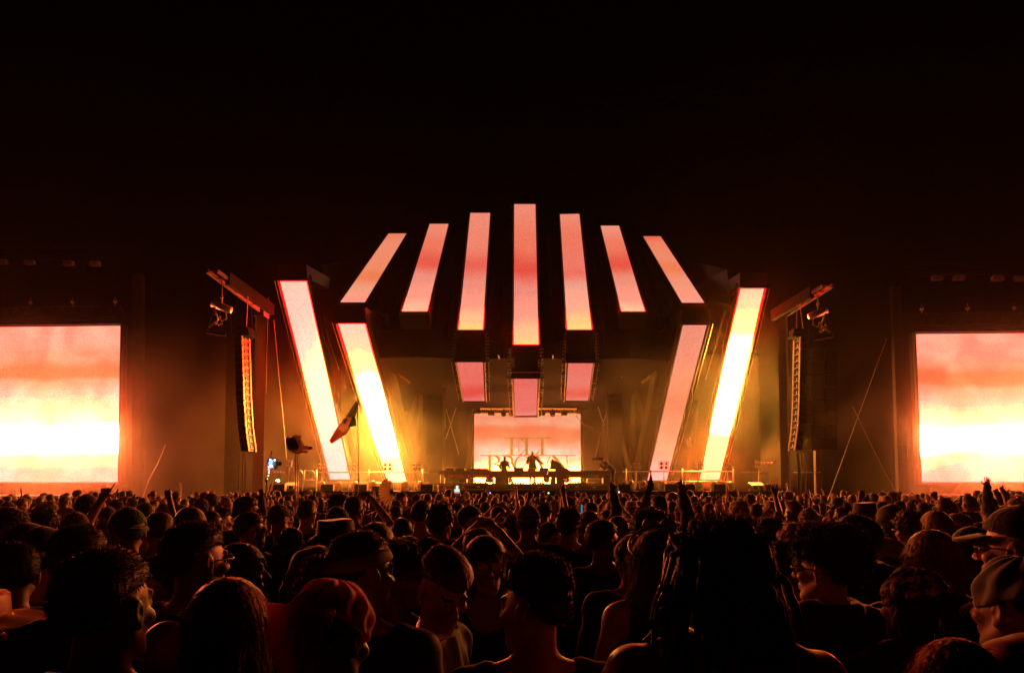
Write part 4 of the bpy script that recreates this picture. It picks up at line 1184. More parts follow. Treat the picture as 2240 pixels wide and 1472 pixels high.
def add_head(f, C, R, detail=True, sc=1.0, jaw=1.0):
    w = lambda x, y, z: C + R @ (np.array((x, y, z)) * sc)
    f.ell(w(0, -.014, .030), np.array((.074, .092, .082)) * sc, .02, R)
    f.ell(w(0, .030, -.030), np.array((.056 * jaw, .058, .075)) * sc, .025, R)
    f.ell(w(0, .030, -.075), np.array((.045 * jaw, .048, .038)) * sc, .02, R)
    f.cone(w(-.01, .070, -.100), w(.01, .070, -.100), .016 * sc, .016 * sc, .02)
    for s_ in (-1, 1): f.cone(w(s_ * .055 * jaw, -.005, -.045), w(s_ * .030, .055, -.095), .014 * sc, .012 * sc, .025)
    if detail:
        for s_ in (-1, 1):
            f.ell(w(s_ * .030, .098, .006), np.array((.018, .016, .012)) * sc, .012, R, sub=True)
        f.cone(w(-.034, .078, .026), w(.034, .078, .026), .011 * sc, .011 * sc, .012)
        f.cone(w(0, .086, .012), w(0, .112, -.026), .006 * sc, .010 * sc, .008)
        for s_ in (-1, 1):
            f.ell(w(s_ * .011, .099, -.030), np.array((.008, .010, .007)) * sc, .006, R)
            f.ell(w(s_ * .044, .062, -.022), np.array((.018, .018, .016)) * sc, .02, R)
            f.ell(w(s_ * .030, .076, .006), np.array((.013, .013, .012)) * sc, .003, R)
            f.ell(w(s_ * .079, -.012, -.002), np.array((.009, .019, .030)) * sc, .006, R)
            f.ell(w(s_ * .088, -.008, .002), np.array((.006, .010, .018)) * sc, .004, R, sub=True)
            f.ell(w(s_ * .079, -.006, -.030), np.array((.007, .009, .009)) * sc, .006, R)
        f.cone(w(-.018, .086, -.056), w(.018, .086, -.056), .0055 * sc, .0055 * sc, .006)
        f.cone(w(-.015, .084, -.068), w(.015, .084, -.068), .007 * sc, .007 * sc, .006)
        f.cone(w(-.022, .093, -.062), w(.022, .093, -.062), .002 * sc, .002 * sc, .004, sub=True)
    else:
        f.cone(w(0, .086, .012), w(0, .110, -.026), .008 * sc, .012 * sc, .01)
        for s_ in (-1, 1): f.ell(w(s_ * .079, -.012, -.004), np.array((.012, .020, .030)) * sc, .008, R)

def add_hand(f, wr, d, n, kind, side, sc=1.0):
    """wr wrist, d along the forearm, n palm normal; side +1 right hand, thumb at t"""
    d = np.array(d, float); d /= np.linalg.norm(d); n = np.array(n, float); n -= d * (n @ d); n /= np.linalg.norm(n)
    t = np.cross(d, n) * side
    W = lambda a, b, c: np.array(wr) + (d * a + t * b + n * c) * sc
    f.cone(W(.0, .012, 0), W(.075, .026, 0), .018 * sc, .013 * sc, .014)
    f.cone(W(.0, 0, 0), W(.082, .004, 0), .018 * sc, .013 * sc, .012)
    f.cone(W(.0, -.010, 0), W(.074, -.022, 0), .018 * sc, .012 * sc, .012)
    f.cone(W(.015, .02, .005), W(.045, .036, .010), .017 * sc, .014 * sc, .012)
    curl = {'open': (.10, .12, .10), 'relaxed': (.5, .7, .5), 'fist': (1.5, 1.6, 1.2), 'point': (1.5, 1.6, 1.2), 'grip': (.9, 1.0, .7)}[kind]
    for j, (b0, ln, r) in enumerate(((.026, .072, .0088), (.007, .080, .0092), (-.011, .074, .0088), (-.027, .058, .0078))):
        cu = curl
        if kind == 'point' and j == 0: cu = (0, .05, .05)
        an = 0; p = W(.080 - .004 * j, b0, 0); spread = (1.5 - j) * (.10 if kind in ('open',) else .03)
        for L_, c in zip((.46, .30, .24), cu):
            an += c
            dd = d * math.cos(an) * math.cos(spread) + n * math.sin(an) + t * math.sin(spread) * math.cos(an)
            q = p + dd * ln * L_ * sc
            f.cone(p, q, r * sc, r * .88 * sc, .003); p = q; r *= .9
    th = {'open': ((.55, .8, .1), (.8, .55, .1)), 'relaxed': ((.7, .45, .4), (.85, .1, .5)), 'fist': ((.75, .25, .6), (.5, -.6, .6)), 'point': ((.45, .9, -.1), (.75, .62, -.1)), 'grip': ((.6, .5, .6), (.7, -.1, .7))}[kind]
    p = W(.040, .038, .010)
    for (a, b, c), L_, r in zip(th, (.034, .030), (.0105, .0092)):
        v = d * a + t * b + n * c; v /= np.linalg.norm(v); q = p + v * L_ * sc
        f.cone(p, q, r * sc, r * .9 * sc, .004); p = q

POSES = {
    # elbow, wrist (right side; mirrored for left), hand kind, palm normal
    'down': ((.245, -.02, 1.13), (.255, .05, .88), 'relaxed', (-1, 0, 0)),
    'front': ((.235, .03, 1.14), (.12, .27, 1.20), 'grip', (-.6, 0, .8)),
    'cross': ((.235, .08, 1.15), (-.05, .2, 1.16), 'relaxed', (0, -1, 0)),
    'up': ((.30, .06, 1.63), (.26, .12, 1.88), 'open', (0, -1, 0)),
    'fist': ((.27, .10, 1.58), (.20, .14, 1.82), 'fist', (0, 1, 0)),
    'point': ((.17, .22, 1.60), (.28, .26, 1.84), 'point', (-.3, -1, .2)),
    'phone': ((.28, .22, 1.50), (.085, .34, 1.72), 'grip', (-1, 0, 0)),
    'face': ((.27, .16, 1.22), (.12, .22, 1.47), 'grip', (0, -1, 0)),
    'vape': ((.25, .18, 1.24), (.10, .19, 1.50), 'relaxed', (-1, 0, 0)),
    'desk': ((.27, .08, 1.16), (.26, .33, 1.09), 'relaxed', (0, 0, -1)),
    'reach': ((.33, .10, 1.22), (.55, .26, 1.08), 'relaxed', (0, 0, -1)),
    'cam': ((.22, .20, 1.24), (.07, .24, 1.50), 'grip', (-1, 0, 0)),
}
_body_cache = {}
EYEW = surf('eye white', (.6, .55, .5), .2, 0, 5, .02); IRIS = surf('dark iris', (.02, .012, .01), .15, 0, 5, .02)
BROW = surf('brow hair', (.02, .012, .008), .7, 0, 60, .3)

def body_data(yaw=0, pitch=0, roll=0, R='down', L='down', lod=1, fem=False, shirt='tee', lean=0, girth=1.0, jaw=1.0):
    """returns dict of (P, faces, material index) for skin, shirt, trousers; figure 1.75 m facing +Y"""
    key = (yaw, pitch, roll, R, L, lod, fem, shirt, lean, girth, jaw)
    if key in _body_cache: return _body_cache[key]
    hf = {2: .0050, 1: .0066, 0: .014}[lod]; cf = {2: .016, 1: .024, 0: .045}[lod]; hh = {2: .007, 1: .010, 0: .03}[lod]
    Rm = head_rot(yaw, pitch, roll)
    Cc = HC + np.array((0, .03 * math.sin(math.radians(-pitch)) if pitch < 0 else 0, -.012 * (abs(pitch) > 15)))
    pts = []
    for s_, ps in ((1, R), (-1, L)):
        e, w, kd, nn = POSES[ps]
        pts.append((s_, np.array((e[0] * s_, e[1], e[2])), np.array((w[0] * s_, w[1], w[2])), kd, np.array((nn[0] * s_, nn[1], nn[2]))))
    fx = [(-.11, .11, hf)]; fy = [(-.13, .15, hf)]; fz = [(1.50, 1.77, hf)]
    if lod:
        for s_, e, w, kd, nn in pts:
            d = (w - e) / np.linalg.norm(w - e); c = w + d * .09
            fx.append((c[0] - .11, c[0] + .11, hh)); fy.append((c[1] - .10, c[1] + .11, hh)); fz.append((c[2] - .11, c[2] + .13, hh))
    xm = max(.36, max(abs(p[2][0]) for p in pts) + .2); ym = max(.22, max(p[2][1] for p in pts) + .2); zm = max(1.82, max(p[2][2] for p in pts) + .24)
    f = Fld(lines(-xm, xm, cf, fx), lines(-.26, ym, cf, fy), lines(-.03, zm, cf, fz))
    g = girth
    sw = .165 if fem else .185
    # torso
    f.ell((0, .0, 1.27), (.155 * g * (.92 if fem else 1), .105 * g, .19), .05)
    f.ell((0, .0, 1.08), (.128 * g, .098 * g, .16), .06)
    f.ell((0, -.01, .93), (.155 * g, .115 * g, .12), .05)
    f.cone((-sw + .02, -.005, 1.405), (sw - .02, -.005, 1.405), .062, .062, .05)
    for s_ in (-1, 1):
        f.cone((s_ * .03, -.012, 1.47), (s_ * (sw - .02), -.01, 1.425), .05, .045, .04)
        if fem: f.ell((s_ * .07, .09, 1.27), (.055, .045, .05), .03)
        f.cone((s_ * .085, 0, .92), (s_ * .10, .01, .50), .088 * g, .055, .03)
        f.cone((s_ * .10, .01, .50), (s_ * .11, -.01, .10), .055, .038, .03)
        f.cone((s_ * .11, -.02, .05), (s_ * .125, .16, .03), .040, .032, .02)
    for s_, e, w, kd, nn in pts:
        up_ = e[2] > 1.45
        sh = np.array((s_ * sw, -.005, 1.40 + (.02 if up_ else 0)))
        f.cone(sh, e, .055 * (.85 if fem else 1), .040 * (.85 if fem else 1), .03)
        f.cone(e, w, .041 * (.85 if fem else 1), .027 * (.9 if fem else 1), .015)
    B1 = f.F.copy()
    res = {}
    X, Y, Z = f.x[:, None, None], f.y[None, :, None], f.z[None, None, :]
    fold = .0045 * np.sin(31 * Z + 9 * X + 4 * np.sin(17 * X)) * np.sin(23 * Y + 13 * X + 5) + .003 * np.sin(57 * Z + 31 * X)
    def capd(a, b, r):
        ba = b - a; l2 = ba @ ba
        t = np.clip(((X - a[0]) * ba[0] + (Y - a[1]) * ba[1] + (Z - a[2]) * ba[2]) / l2, 0, 1)
        return np.sqrt((X - a[0] - ba[0] * t) ** 2 + (Y - a[1] - ba[1] * t) ** 2 + (Z - a[2] - ba[2] * t) ** 2) - r
    off_ = {'tee': .013, 'tank': .009, 'hoodie': .024, 'jacket': .024, 'shirt': .015}[shirt]
    reg = np.maximum(np.maximum(.86 - Z, Z - (1.475 if shirt != 'tank' else 1.445)), np.abs(X) - (sw + .03 if shirt != 'tank' else sw - .055 + np.clip(1.36 - Z, 0, .12) * .7))
    if shirt == 'tank': reg = np.maximum(reg, -(np.sqrt((X) ** 2 + (Y - .03) ** 2) - .085) - 0 * Z - np.clip(1.38 - Z, 0, 1) * 3)
    for s_, e, w, kd, nn in pts:
        sh = np.array((s_ * (sw - .02), -.005, 1.41))
        if shirt in ('tee', 'shirt'): reg = np.minimum(reg, capd(sh, sh + (e - sh) * (.68 if shirt == 'tee' else .9), .10))
        if shirt in ('hoodie', 'jacket'):
            reg = np.minimum(reg, capd(sh, e, .11)); reg = np.minimum(reg, capd(e, w - (w - e) * .04, .075))
    reg = np.maximum(reg, .84 - Z) if not any(p[2][2] < .9 for p in pts) or shirt not in ('hoodie', 'jacket') else reg
    G = B1 - off_ - fold * (1.6 if shirt in ('hoodie', 'jacket') else 1)
    if shirt in ('hoodie', 'jacket', 'shirt'):
        # collar or hood roll round the neck
        col = np.sqrt((np.sqrt(X ** 2 + ((Y + .012) / 1.05) ** 2) - .082) ** 2 + ((Z - 1.475 - .02 * (Y < 0)) * .7) ** 2) - (.026 if shirt != 'shirt' else .014)
        if shirt == 'hoodie':
            hd = np.sqrt((X / .115) ** 2 + ((Y + .10) / .055) ** 2 + ((Z - 1.43) / .075) ** 2) * .055 - .055
            col = np.minimum(col, hd)
        k = .02; h = np.clip(.5 + .5 * (G - col) / k, 0, 1); G = G + (col - G) * h - k * h * (1 - h)
        reg = np.minimum(reg, col - .02)
    SH = np.maximum(G, reg)
    ring = capd(np.array((0, -.012, 1.425)), np.array((0, -.004, 1.56)), .066)
    SH = np.maximum(SH, -ring)
    P, Q = surface_nets(SH, f.x, f.y, f.z); res['shirt'] = (P, Q, None)
    TR = np.maximum(np.maximum(B1 - .012 - fold, Z - .955), .085 - Z)
    TR = np.maximum(TR, np.abs(X) - .235)
    P, Q = surface_nets(TR, f.x, f.y, f.z); res['trousers'] = (P, Q, None)
    P, Q = surface_nets(np.maximum(B1 - .009, Z - .105), f.x, f.y, f.z); res['shoes'] = (P, Q, None)
    # skin body = torso + neck + head + hands
    f.F = B1
    f.cone((0, -.018, 1.42), Cc + Rm @ np.array((0, -.012, -.045)), .060 if not fem else .052, .054 if not fem else .046, .03)
    add_head(f, Cc, Rm, lod > 0, 1.0, jaw if not fem else .93)
    for s_, e, w, kd, nn in pts:
        if lod: add_hand(f, w, w - e, nn, kd, s_, .94 if fem else 1.0)
        else:
            d = (w - e) / np.linalg.norm(w - e); f.cone(w, w + d * .12, .032, .03, .02)
    P, Q = f.nets()
    mi = np.zeros(len(Q), int)
    if lod:
        fc = P[Q].mean(1); loc = (fc - Cc) @ Rm
        for s_ in (-1, 1):
            dd = np.linalg.norm(loc - np.array((s_ * .030, .076, .006)), axis=1)
            nearf = loc[:, 1] > .079
            mi[(dd < .0155) & nearf & (np.abs(loc[:, 2] - .006) < .007)] = 1
            mi[(np.hypot(loc[:, 0] - s_ * .030, loc[:, 2] - .006) < .006) & (loc[:, 1] > .082)] = 2
            bw = (np.abs(np.abs(loc[:, 0]) - .030) < .017) & (np.abs(loc[:, 2] - .029) < .0045) & (loc[:, 1] > .06)
            mi[bw] = 3
    if lean:
        for k_ in list(res): res[k_] = (bend(res[k_][0], lean), res[k_][1], None)
        P = bend(P, lean)
    res['skin'] = (P, Q, mi)
    res['C'] = Cc; res['R'] = Rm; res['lean'] = lean
    _body_cache[key] = res
    return res

def bend(P, lean):
    """lean the upper body forward about the hips (metres of forward travel at head height handled as an angle)"""
    P = P.copy(); a = math.radians(lean)
    t = np.clip((P[:, 2] - .85) / .45, 0, 1); an = a * t * t * (3 - 2 * t)
    y = P[:, 1]; z = P[:, 2] - .95
    P[:, 1], P[:, 2] = np.where(t > 0, y * np.cos(an) + z * np.sin(an) * (t > 0), y), np.where(t > 0, .95 + z * np.cos(an) - y * np.sin(an), P[:, 2])
    return P

# ------------------------------------------------------------------ hair and hats, in head space
_hair_cache = {}
def grid3(lo, hi, h):
    return [np.arange(l, u, h) for l, u in zip(lo, hi)]
def cran(X, Y, Z, r=(.074, .092, .082), c=(0, -.014, .030)):
    q = ((X - c[0]) / r[0], (Y - c[1]) / r[1], (Z - c[2]) / r[2])
    k0 = np.sqrt(q[0] ** 2 + q[1] ** 2 + q[2] ** 2); k1 = np.sqrt((q[0] / r[0]) ** 2 + (q[1] / r[1]) ** 2 + (q[2] / r[2]) ** 2) + 1e-6
    return k0 * (k0 - 1) / k1
def ellf(X, Y, Z, c, r): return cran(X, Y, Z, r, c)
def smin(a, b, k): h = np.clip(.5 + .5 * (a - b) / k, 0, 1); return a + (b - a) * h - k * h * (1 - h)

HAIRS = ['short', 'buzz', 'quiff', 'curly', 'curlybig', 'afro', 'long', 'longwavy', 'bob', 'bun', 'ponytail', 'braids', 'spiky', 'undercut', 'bald']
def blades(P, Nn, n, ln, wid, flow, seed, jit=.5):
    """loose hair ends: thin tapering slivers rooted on the surface"""
    r = np.random.default_rng(seed)
    i = r.integers(0, len(P), n)
    p = P[i]; nr = Nn[i]
    d = nr * (1 - flow[3]) + np.array(flow[:3])[None] * flow[3] + r.normal(0, jit, (n, 3)) * .5
    d /= np.linalg.norm(d, axis=1)[:, None]
    s_ = np.cross(d, r.normal(0, 1, (n, 3))); s_ /= np.linalg.norm(s_, axis=1)[:, None]
    L_ = ln * r.uniform(.4, 1.2, n)[:, None]
    mid = p + d * L_ * .55 + np.array((0, 0, -.12)) * L_ * 0
    tip = p + d * L_ + np.array((0, 0, -.35)) * L_ * (flow[3] + .2)
    V = np.stack([p - nr * .003 - s_ * wid, p - nr * .003 + s_ * wid, mid + s_ * wid * .7, mid - s_ * wid * .7, tip + s_ * wid * .15, tip - s_ * wid * .15], 1).reshape(-1, 3)
    b = np.arange(n)[:, None] * 6
    Q = np.concatenate([b + np.array((0, 1, 2, 3)), b + np.array((3, 2, 4, 5))])
    return V, Q

def hair_data(kind, lod):
    key = (kind, lod)
    if key in _hair_cache: return _hair_cache[key]
    h = {2: .0055, 1: .009, 0: .018}[lod]
    lo, hi = (-.19, -.20, -.17), (.19, .19, .23)
    if kind in ('long', 'longwavy', 'braids', 'ponytail'): lo = (-.19, -.22, -.46)
    if kind == 'bob': lo = (-.19, -.2, -.22)
    xs, ys, zs = grid3(lo, hi, h)
    X, Y, Z = [a.astype(np.float32) for a in (xs[:, None, None], ys[None, :, None], zs[None, None, :])]
    n1 = np.sin(70 * X + 11 * np.sin(30 * Z)) * np.sin(60 * Y + 7) * np.sin(65 * Z + 2)
    n2 = np.sin(140 * X + 3) * np.sin(150 * Y + 20 * X) * np.sin(130 * Z)
    n3 = np.sin(33 * X + 1.5) * np.sin(37 * Y + .5) * np.sin(35 * Z + 9)
    ang = np.arctan2(X, -(Y + .01) + 1e-6)
    strand = np.sin(ang * 34 + 5 * np.sin(14 * Z)) * .5 + np.sin(ang * 71 + 8 * np.sin(9 * Z)) * .5
    # hairline: forehead z .062 at the front, over the ears, nape
    hl = np.where(Y > .02, .058 + 0 * Z, np.where(Y > -.035, .058 - (.02 - Y) / .055 * .02, .038 - (-.035 - Y) / .07 * .115))
    hl = np.maximum(hl, -.072)
    mask = hl - Z
    ears = np.maximum(np.abs(Y + .012) - .020, Z - .03)
    base = cran(X, Y, Z)
    cut = lambda d, m=mask: np.maximum(d, m)
    tp = np.clip((-mask) / .035, .15, 1)
    if kind == 'buzz': d = cut(base - .005 - n2 * .001)
    elif kind == 'short': d = cut(base - .002 - .012 * tp - np.clip(Z - .03, 0, .08) * .12 - n3 * .002)
    elif kind == 'quiff':
        d = cut(np.minimum(base - .002 - .008 * tp, smin(base - .003 - .010 * tp, ellf(X, Y, Z, (0, .03, .098), (.062, .07, .034)), .03)) - n3 * .003 - strand * .0008)
    elif kind == 'spiky': d = cut(base - .002 - .010 * tp - np.clip(Z - .05, 0, .08) * .35 - np.abs(np.sin(95 * X)) * np.abs(np.sin(88 * Y)) * .012 * (Z > .07))
    elif kind == 'undercut':
        top = np.maximum(base - .024 - strand * .002, .055 - Z + np.abs(X) * .3)
        d = np.minimum(cut(base - .005), smin(top, ellf(X, Y, Z, (0, -.03, .10), (.055, .085, .03)), .02))
    elif kind == 'curly':
        lump = np.abs(np.sin(60 * X + 2 * np.sin(40 * Z))) * np.abs(np.sin(57 * Y + 1)) * np.abs(np.sin(62 * Z))
        d = cut(base - .026 - lump * .022 - n3 * .004, mask - .01)
    elif kind == 'curlybig':
        lump = np.abs(np.sin(52 * X + 2 * np.sin(35 * Z))) * np.abs(np.sin(50 * Y + 1)) * np.abs(np.sin(49 * Z + 1))
        d = cut(ellf(X, Y, Z, (0, -.02, .055), (.108, .118, .10)) - lump * .030 - n3 * .006, np.maximum(mask - .012, (Y - .095)))
    elif kind == 'afro':
        d = cut(ellf(X, Y, Z, (0, -.025, .05), (.135, .135, .125)) - n1 * .006 - n2 * .005 - n3 * .008, np.maximum(mask - .03, (Y - .06) * .8 + np.clip(.09 - Z, -.1, .2)))
    elif kind in ('long', 'longwavy', 'bob', 'braids', 'ponytail', 'bun'):
        wv = (.010 * np.sin(38 * Z + 3 * X) if kind == 'longwavy' else 0)
        cap = base - .016 - strand * .0022
        Ln = -.14 if kind == 'bob' else -.40
        cx = .082 + (.02 if kind in ('longwavy',) else .006) * np.clip(-Z * 4, 0, 1)
        ex = np.sqrt(((X + wv) / cx) ** 2 + ((Y + .035 + .25 * np.clip(-Z - .05, 0, .2) * .2) / .072) ** 2)
        fall = (ex - 1) * .065 - strand * .004
        fall = np.maximum(fall, np.maximum(Z - .04, Ln - Z + .03 * np.sin(40 * X)))
        inner = np.maximum((np.abs(X) - .062), np.maximum(-.035 - Y, Z - 0)) # face opening
        fall = np.maximum(fall, -np.maximum(inner, -.3 - Z * 0 - 0))
        fall = np.maximum(fall, Y - .035)
        if kind in ('long', 'longwavy', 'bob'):
            d = smin(cut(cap), fall, .02)
        elif kind == 'braids':
            cap = base - .010 - np.abs(np.sin(ang * 0 + X * 120)) * .008
            d = cut(cap)
            for bx in (-.05, -.025, 0, .025, .05):
                br = np.sqrt((X - bx - .004 * np.sin(60 * Z + bx * 200)) ** 2 + (Y + .088) ** 2) - (.009 + .003 * np.sin(150 * Z))
                d = np.minimum(d, np.maximum(br, np.maximum(Z - .0, -.22 - Z)))
        elif kind == 'ponytail':
            d = cut(base - .009 - strand * .0015)
            d = smin(d, ellf(X, Y, Z, (0, -.12, .06), (.03, .035, .03)), .01)
            pt = np.sqrt((X + .008 * np.sin(20 * Z)) ** 2 + (Y + .135 - .05 * np.clip(-Z, 0, .4)) ** 2) - (.028 - .03 * np.clip(-Z, 0, .4)) - strand * .002
            d = np.minimum(d, np.maximum(pt, np.maximum(Z - .06, -.26 - Z)))
        else:
            d = cut(base - .010 - strand * .0015)
            bnn = ellf(X, Y, Z, (0, -.075, .125), (.042, .042, .036)) - n1 * .004
            d = smin(d, bnn, .01)
    else: raise ValueError(kind)
    if kind in ('short', 'quiff', 'spiky', 'buzz', 'undercut'): d = np.maximum(d, -(np.maximum(np.maximum(np.abs(Y + .008) - .018, Z - .02), -.06 - Z)))
    P, Q = surface_nets(d, xs, ys, zs)
    if lod >= 1 and len(P):
        me = np_mesh('tmp', P, Q, []); Nn = np.empty(len(P) * 3, np.float32); me.vertex_normals.foreach_get('vector', Nn); Nn = Nn.reshape(-1, 3); bpy.data.meshes.remove(me)
        fl = {'buzz': (.006, (0, -.3, .2, .3)), 'short': (.009, (0, -.5, -.1, .45)), 'quiff': (.010, (0, .3, .8, .4)), 'spiky': (.017, (0, 0, 1, .5)), 'undercut': (.008, (0, -1, .1, .7)), 'curly': (.022, (0, 0, 0, 0)), 'curlybig': (.026, (0, 0, 0, 0)),
              'afro': (.022, (0, 0, 0, 0)), 'long': (.05, (0, -.1, -1, .85)), 'longwavy': (.05, (0, -.1, -1, .75)), 'bob': (.035, (0, 0, -1, .8)), 'bun': (.02, (0, -.5, .5, .5)), 'ponytail': (.02, (0, -1, -.2, .6)), 'braids': (.008, (0, 0, -1, .5))}[kind]
        cnt = {2: 9000, 1: 900}[lod] * (2 if kind in ('curlybig', 'afro', 'long', 'longwavy') else 1)
        BV, BQ = blades(P, Nn, cnt, fl[0], .00065 if lod == 2 else .0016, fl[1], 11, .5 if kind not in ('curly', 'curlybig', 'afro') else 1.0)
        Q = np.concatenate([Q, BQ + len(P)]); P = np.concatenate([P, BV])
    _hair_cache[key] = (P, Q)
    return P, Q

_hat_cache = {}
def hat_data(kind, lod):
    key = (kind, lod)
    if key in _hat_cache: return _hat_cache[key]
    h = {2: .006, 1: .009, 0: .018}[lod]
    lo, hi = (-.24, -.26, -.14), (.24, .26, .26)
    xs, ys, zs = grid3(lo, hi, h)
    X, Y, Z = [a.astype(np.float32) for a in (xs[:, None, None], ys[None, :, None], zs[None, None, :])]
    base = cran(X, Y, Z)
    n3 = np.sin(33 * X + 1.5) * np.sin(37 * Y + .5) * np.sin(35 * Z + 9)
    if kind in ('cap', 'capback'):
        s_ = 1 if kind == 'cap' else -1
        seam = .0022 * np.exp(-(np.sin(3 * np.arctan2(X, Y)) / .10) ** 2)
        crown = np.maximum(np.abs(cran(X, Y, Z, (.080, .099, .094), (0, -.012, .036)) - .003 - seam) - .004, .045 - Z - (.012 if s_ < 0 else 0) - np.clip(-(Y) * .25 * s_, -.02, .03))
        yy = Y * s_
        brim = np.maximum(np.abs(Z - (.048 - .9 * X ** 2 * 3 - .25 * (yy - .08))) - .005, np.sqrt((X / .078) ** 2 + ((yy - .075) / .098) ** 2) * .08 - .08)
        brim = np.maximum(brim, -(np.sqrt((X / .080) ** 2 + ((yy) / .093) ** 2) - 1) * .08)
        if s_ < 0:
            # strap gap over the forehead
            gap = np.sqrt(X ** 2 + (Z - .045) ** 2) - .028
            crown = np.where(Y > .05, np.maximum(crown, -gap), crown)
        but = ellf(X, Y, Z, (0, -.012, .135), (.010, .010, .006))
        d = np.minimum(np.minimum(crown, brim), but)
    elif kind == 'beanie':
        rib = .0022 * np.sin(np.arctan2(X, Y + .01) * 44)
        crown = np.maximum(np.abs(cran(X, Y, Z, (.084, .102, .102), (0, -.014, .038)) + rib - n3 * .003) - .007, .045 - Z + np.clip(-Y, -.05, .1) * .55 - .02)
        fold = np.maximum(np.abs(cran(X, Y, Z, (.090, .108, .106), (0, -.014, .036)) + rib) - .006, np.abs(Z - (.062 + np.clip(Y, -.1, .1) * .45)) - .022)
        d = np.minimum(crown, fold)
    elif kind in ('bucket', 'wide'):
        crown = np.maximum(np.abs(np.sqrt((X / (.094 - .10 * np.clip(Z - .05, 0, .1))) ** 2 + ((Y + .012) / (.112 - .10 * np.clip(Z - .05, 0, .1))) ** 2) - 1) * .09 - .006, np.maximum(.045 - Z, Z - .125))
        lid = np.maximum(np.sqrt((X / .086) ** 2 + ((Y + .012) / .104) ** 2) * .09 - .09, np.abs(Z - .124 - .004 * np.sin(30 * X)) - .006)
        R_ = .155 if kind == 'bucket' else .215
        rr = np.sqrt(X ** 2 + (Y + .012) ** 2 * .8)
        slope = .55 if kind == 'bucket' else .12
        brim = np.maximum(np.abs(Z - (.052 - (rr - .09) * slope + .006 * np.sin(5 * np.arctan2(X, Y)))) - .005, np.maximum(rr - R_ * .9, .085 - rr))
        d = np.minimum(np.minimum(crown, lid), brim)
    elif kind in ('bandana', 'bandanatail'):
        fold = .004 * np.sin(np.arctan2(X, Y + .02) * 9 + 30 * Z) + .003 * np.sin(90 * (Z + .5 * Y))
        d = np.maximum(np.abs(cran(X, Y, Z, (.083, .101, .094), (0, -.014, .034)) - fold) - .006, .028 - Z + np.clip(-Y, -.06, .1) * .35 - .01)
        knot = ellf(X, Y, Z, (0, -.115, .01), (.022, .018, .016))
        d = smin(d, knot, .01)
        if kind == 'bandanatail':
            dr = .075 + .012 * np.sin(34 * X + 3) + .25 * np.clip(-Z + .03, 0, .2)
            tri = np.maximum(np.abs(Y + dr + .035) - .006, np.maximum(np.abs(X + .3 * (Z)) - .085 - (Z - .02) * .55, Z - .06))
            tri = np.maximum(tri, -.13 - Z)
            d = smin(d, tri, .012)
        for s_ in (-1, 1):
            d = np.minimum(d, ellf(X, Y, Z, (s_ * .022, -.125, -.025), (.014, .006, .034)))
    elif kind == 'headband':
        d = np.maximum(np.abs(cran(X, Y, Z, (.088, .106, .094), (0, -.014, .030)) - .002 * np.sin(60 * Z)) - .006, np.abs(Z - .058 - Y * .18) - .021)
    elif kind == 'hood':
        # hood drawn over the head, open at the face
        fold = .005 * np.sin(np.arctan2(X, Z) * 7 + 20 * Y)
        d = np.abs(cran(X, Y, Z, (.098, .118, .128), (0, -.022, .012)) - fold) - .008
        d = np.maximum(d, -(cran(X, Y, Z, (.072, .09, .098), (0, .085, -.004))))
        d = np.maximum(d, -.115 - Z)
    P, Q = surface_nets(d, xs, ys, zs)
    _hat_cache[key] = (P, Q)
    return P, Q

def strap(pts, r, n=6):
    b = MB(); b.tube(pts, r, n); return b
def glasses_mesh(goggle=False):
    m = bpy.data.meshes.get('eyewear_goggles' if goggle else 'eyewear_glasses')
    if m: return m
    b = MB()
    if not goggle:
        for s_ in (-1, 1):
            ring = [(s_ * .031 + .024 * math.cos(a), .100 - .006 * abs(math.cos(a)), .006 + .017 * math.sin(a)) for a in [k * math.pi / 8 for k in range(17)]]
            b.tube(ring, .0018, 5, 0, False)
            b.poly([(s_ * .031 + .0235 * math.cos(a), .0995, .006 + .0165 * math.sin(a)) for a in [k * math.pi / 8 for k in range(16)]], 1)
            b.tube([(s_ * .054, .098, .010), (s_ * .074, .085, .010), (s_ * .082, .01, .008), (s_ * .083, -.015, .0), (s_ * .082, -.028, -.018)], .0022, 5)
        b.tube([(-.008, .104, .010), (.008, .104, .010)], .0018, 5)
    else:
        for s_ in (-1, 1):
            ring = [(s_ * .036 + .030 * math.cos(a), .108, .030 * math.sin(a)) for a in [k * math.pi / 8 for k in range(17)]]
            b.tube(ring, .006, 8, 0, False)
            b.poly([(s_ * .036 + .026 * math.cos(a), .110, .026 * math.sin(a)) for a in [k * math.pi / 8 for k in range(16)]], 1)
        b.tube([(.1 * math.sin(a), -.012 + .115 * math.cos(a), 0) for a in [k * math.pi / 12 for k in range(25)]], .007, 6, 0, False)
    m = b.mesh('eyewear_goggles' if goggle else 'eyewear_glasses', [M['black_metal'], M['lens']], True)
    return m

# ------------------------------------------------------------------ materials of people
SK = [surf('light skin', (.42, .24, .165), .5, 0, 30, .10, .06, objvar=.1), surf('tan skin', (.28, .15, .095), .5, 0, 30, .12, .06, objvar=.1),
      surf('brown skin', (.19, .095, .06), .42, 0, 30, .12, .06, objvar=.1), surf('deep brown skin', (.09, .045, .03), .38, 0, 30, .12, .06, objvar=.1)]
def hair_mat(n, c): return surf(n, c, .58, 0, 60, .4, .4, spec=.45, objvar=.2, stretch=(1, 1, .25))
HM = {'black': hair_mat('black hair', (.010, .008, .007)), 'brown': hair_mat('dark brown hair', (.035, .018, .010)), 'chestnut': hair_mat('chestnut hair', (.10, .042, .020)),
      'blond': hair_mat('blond hair', (.36, .24, .12)), 'red': hair_mat('red dyed hair', (.22, .02, .012)), 'grey': hair_mat('grey hair', (.25, .23, .21)), 'green': hair_mat('green tinted braids', (.10, .12, .05))}
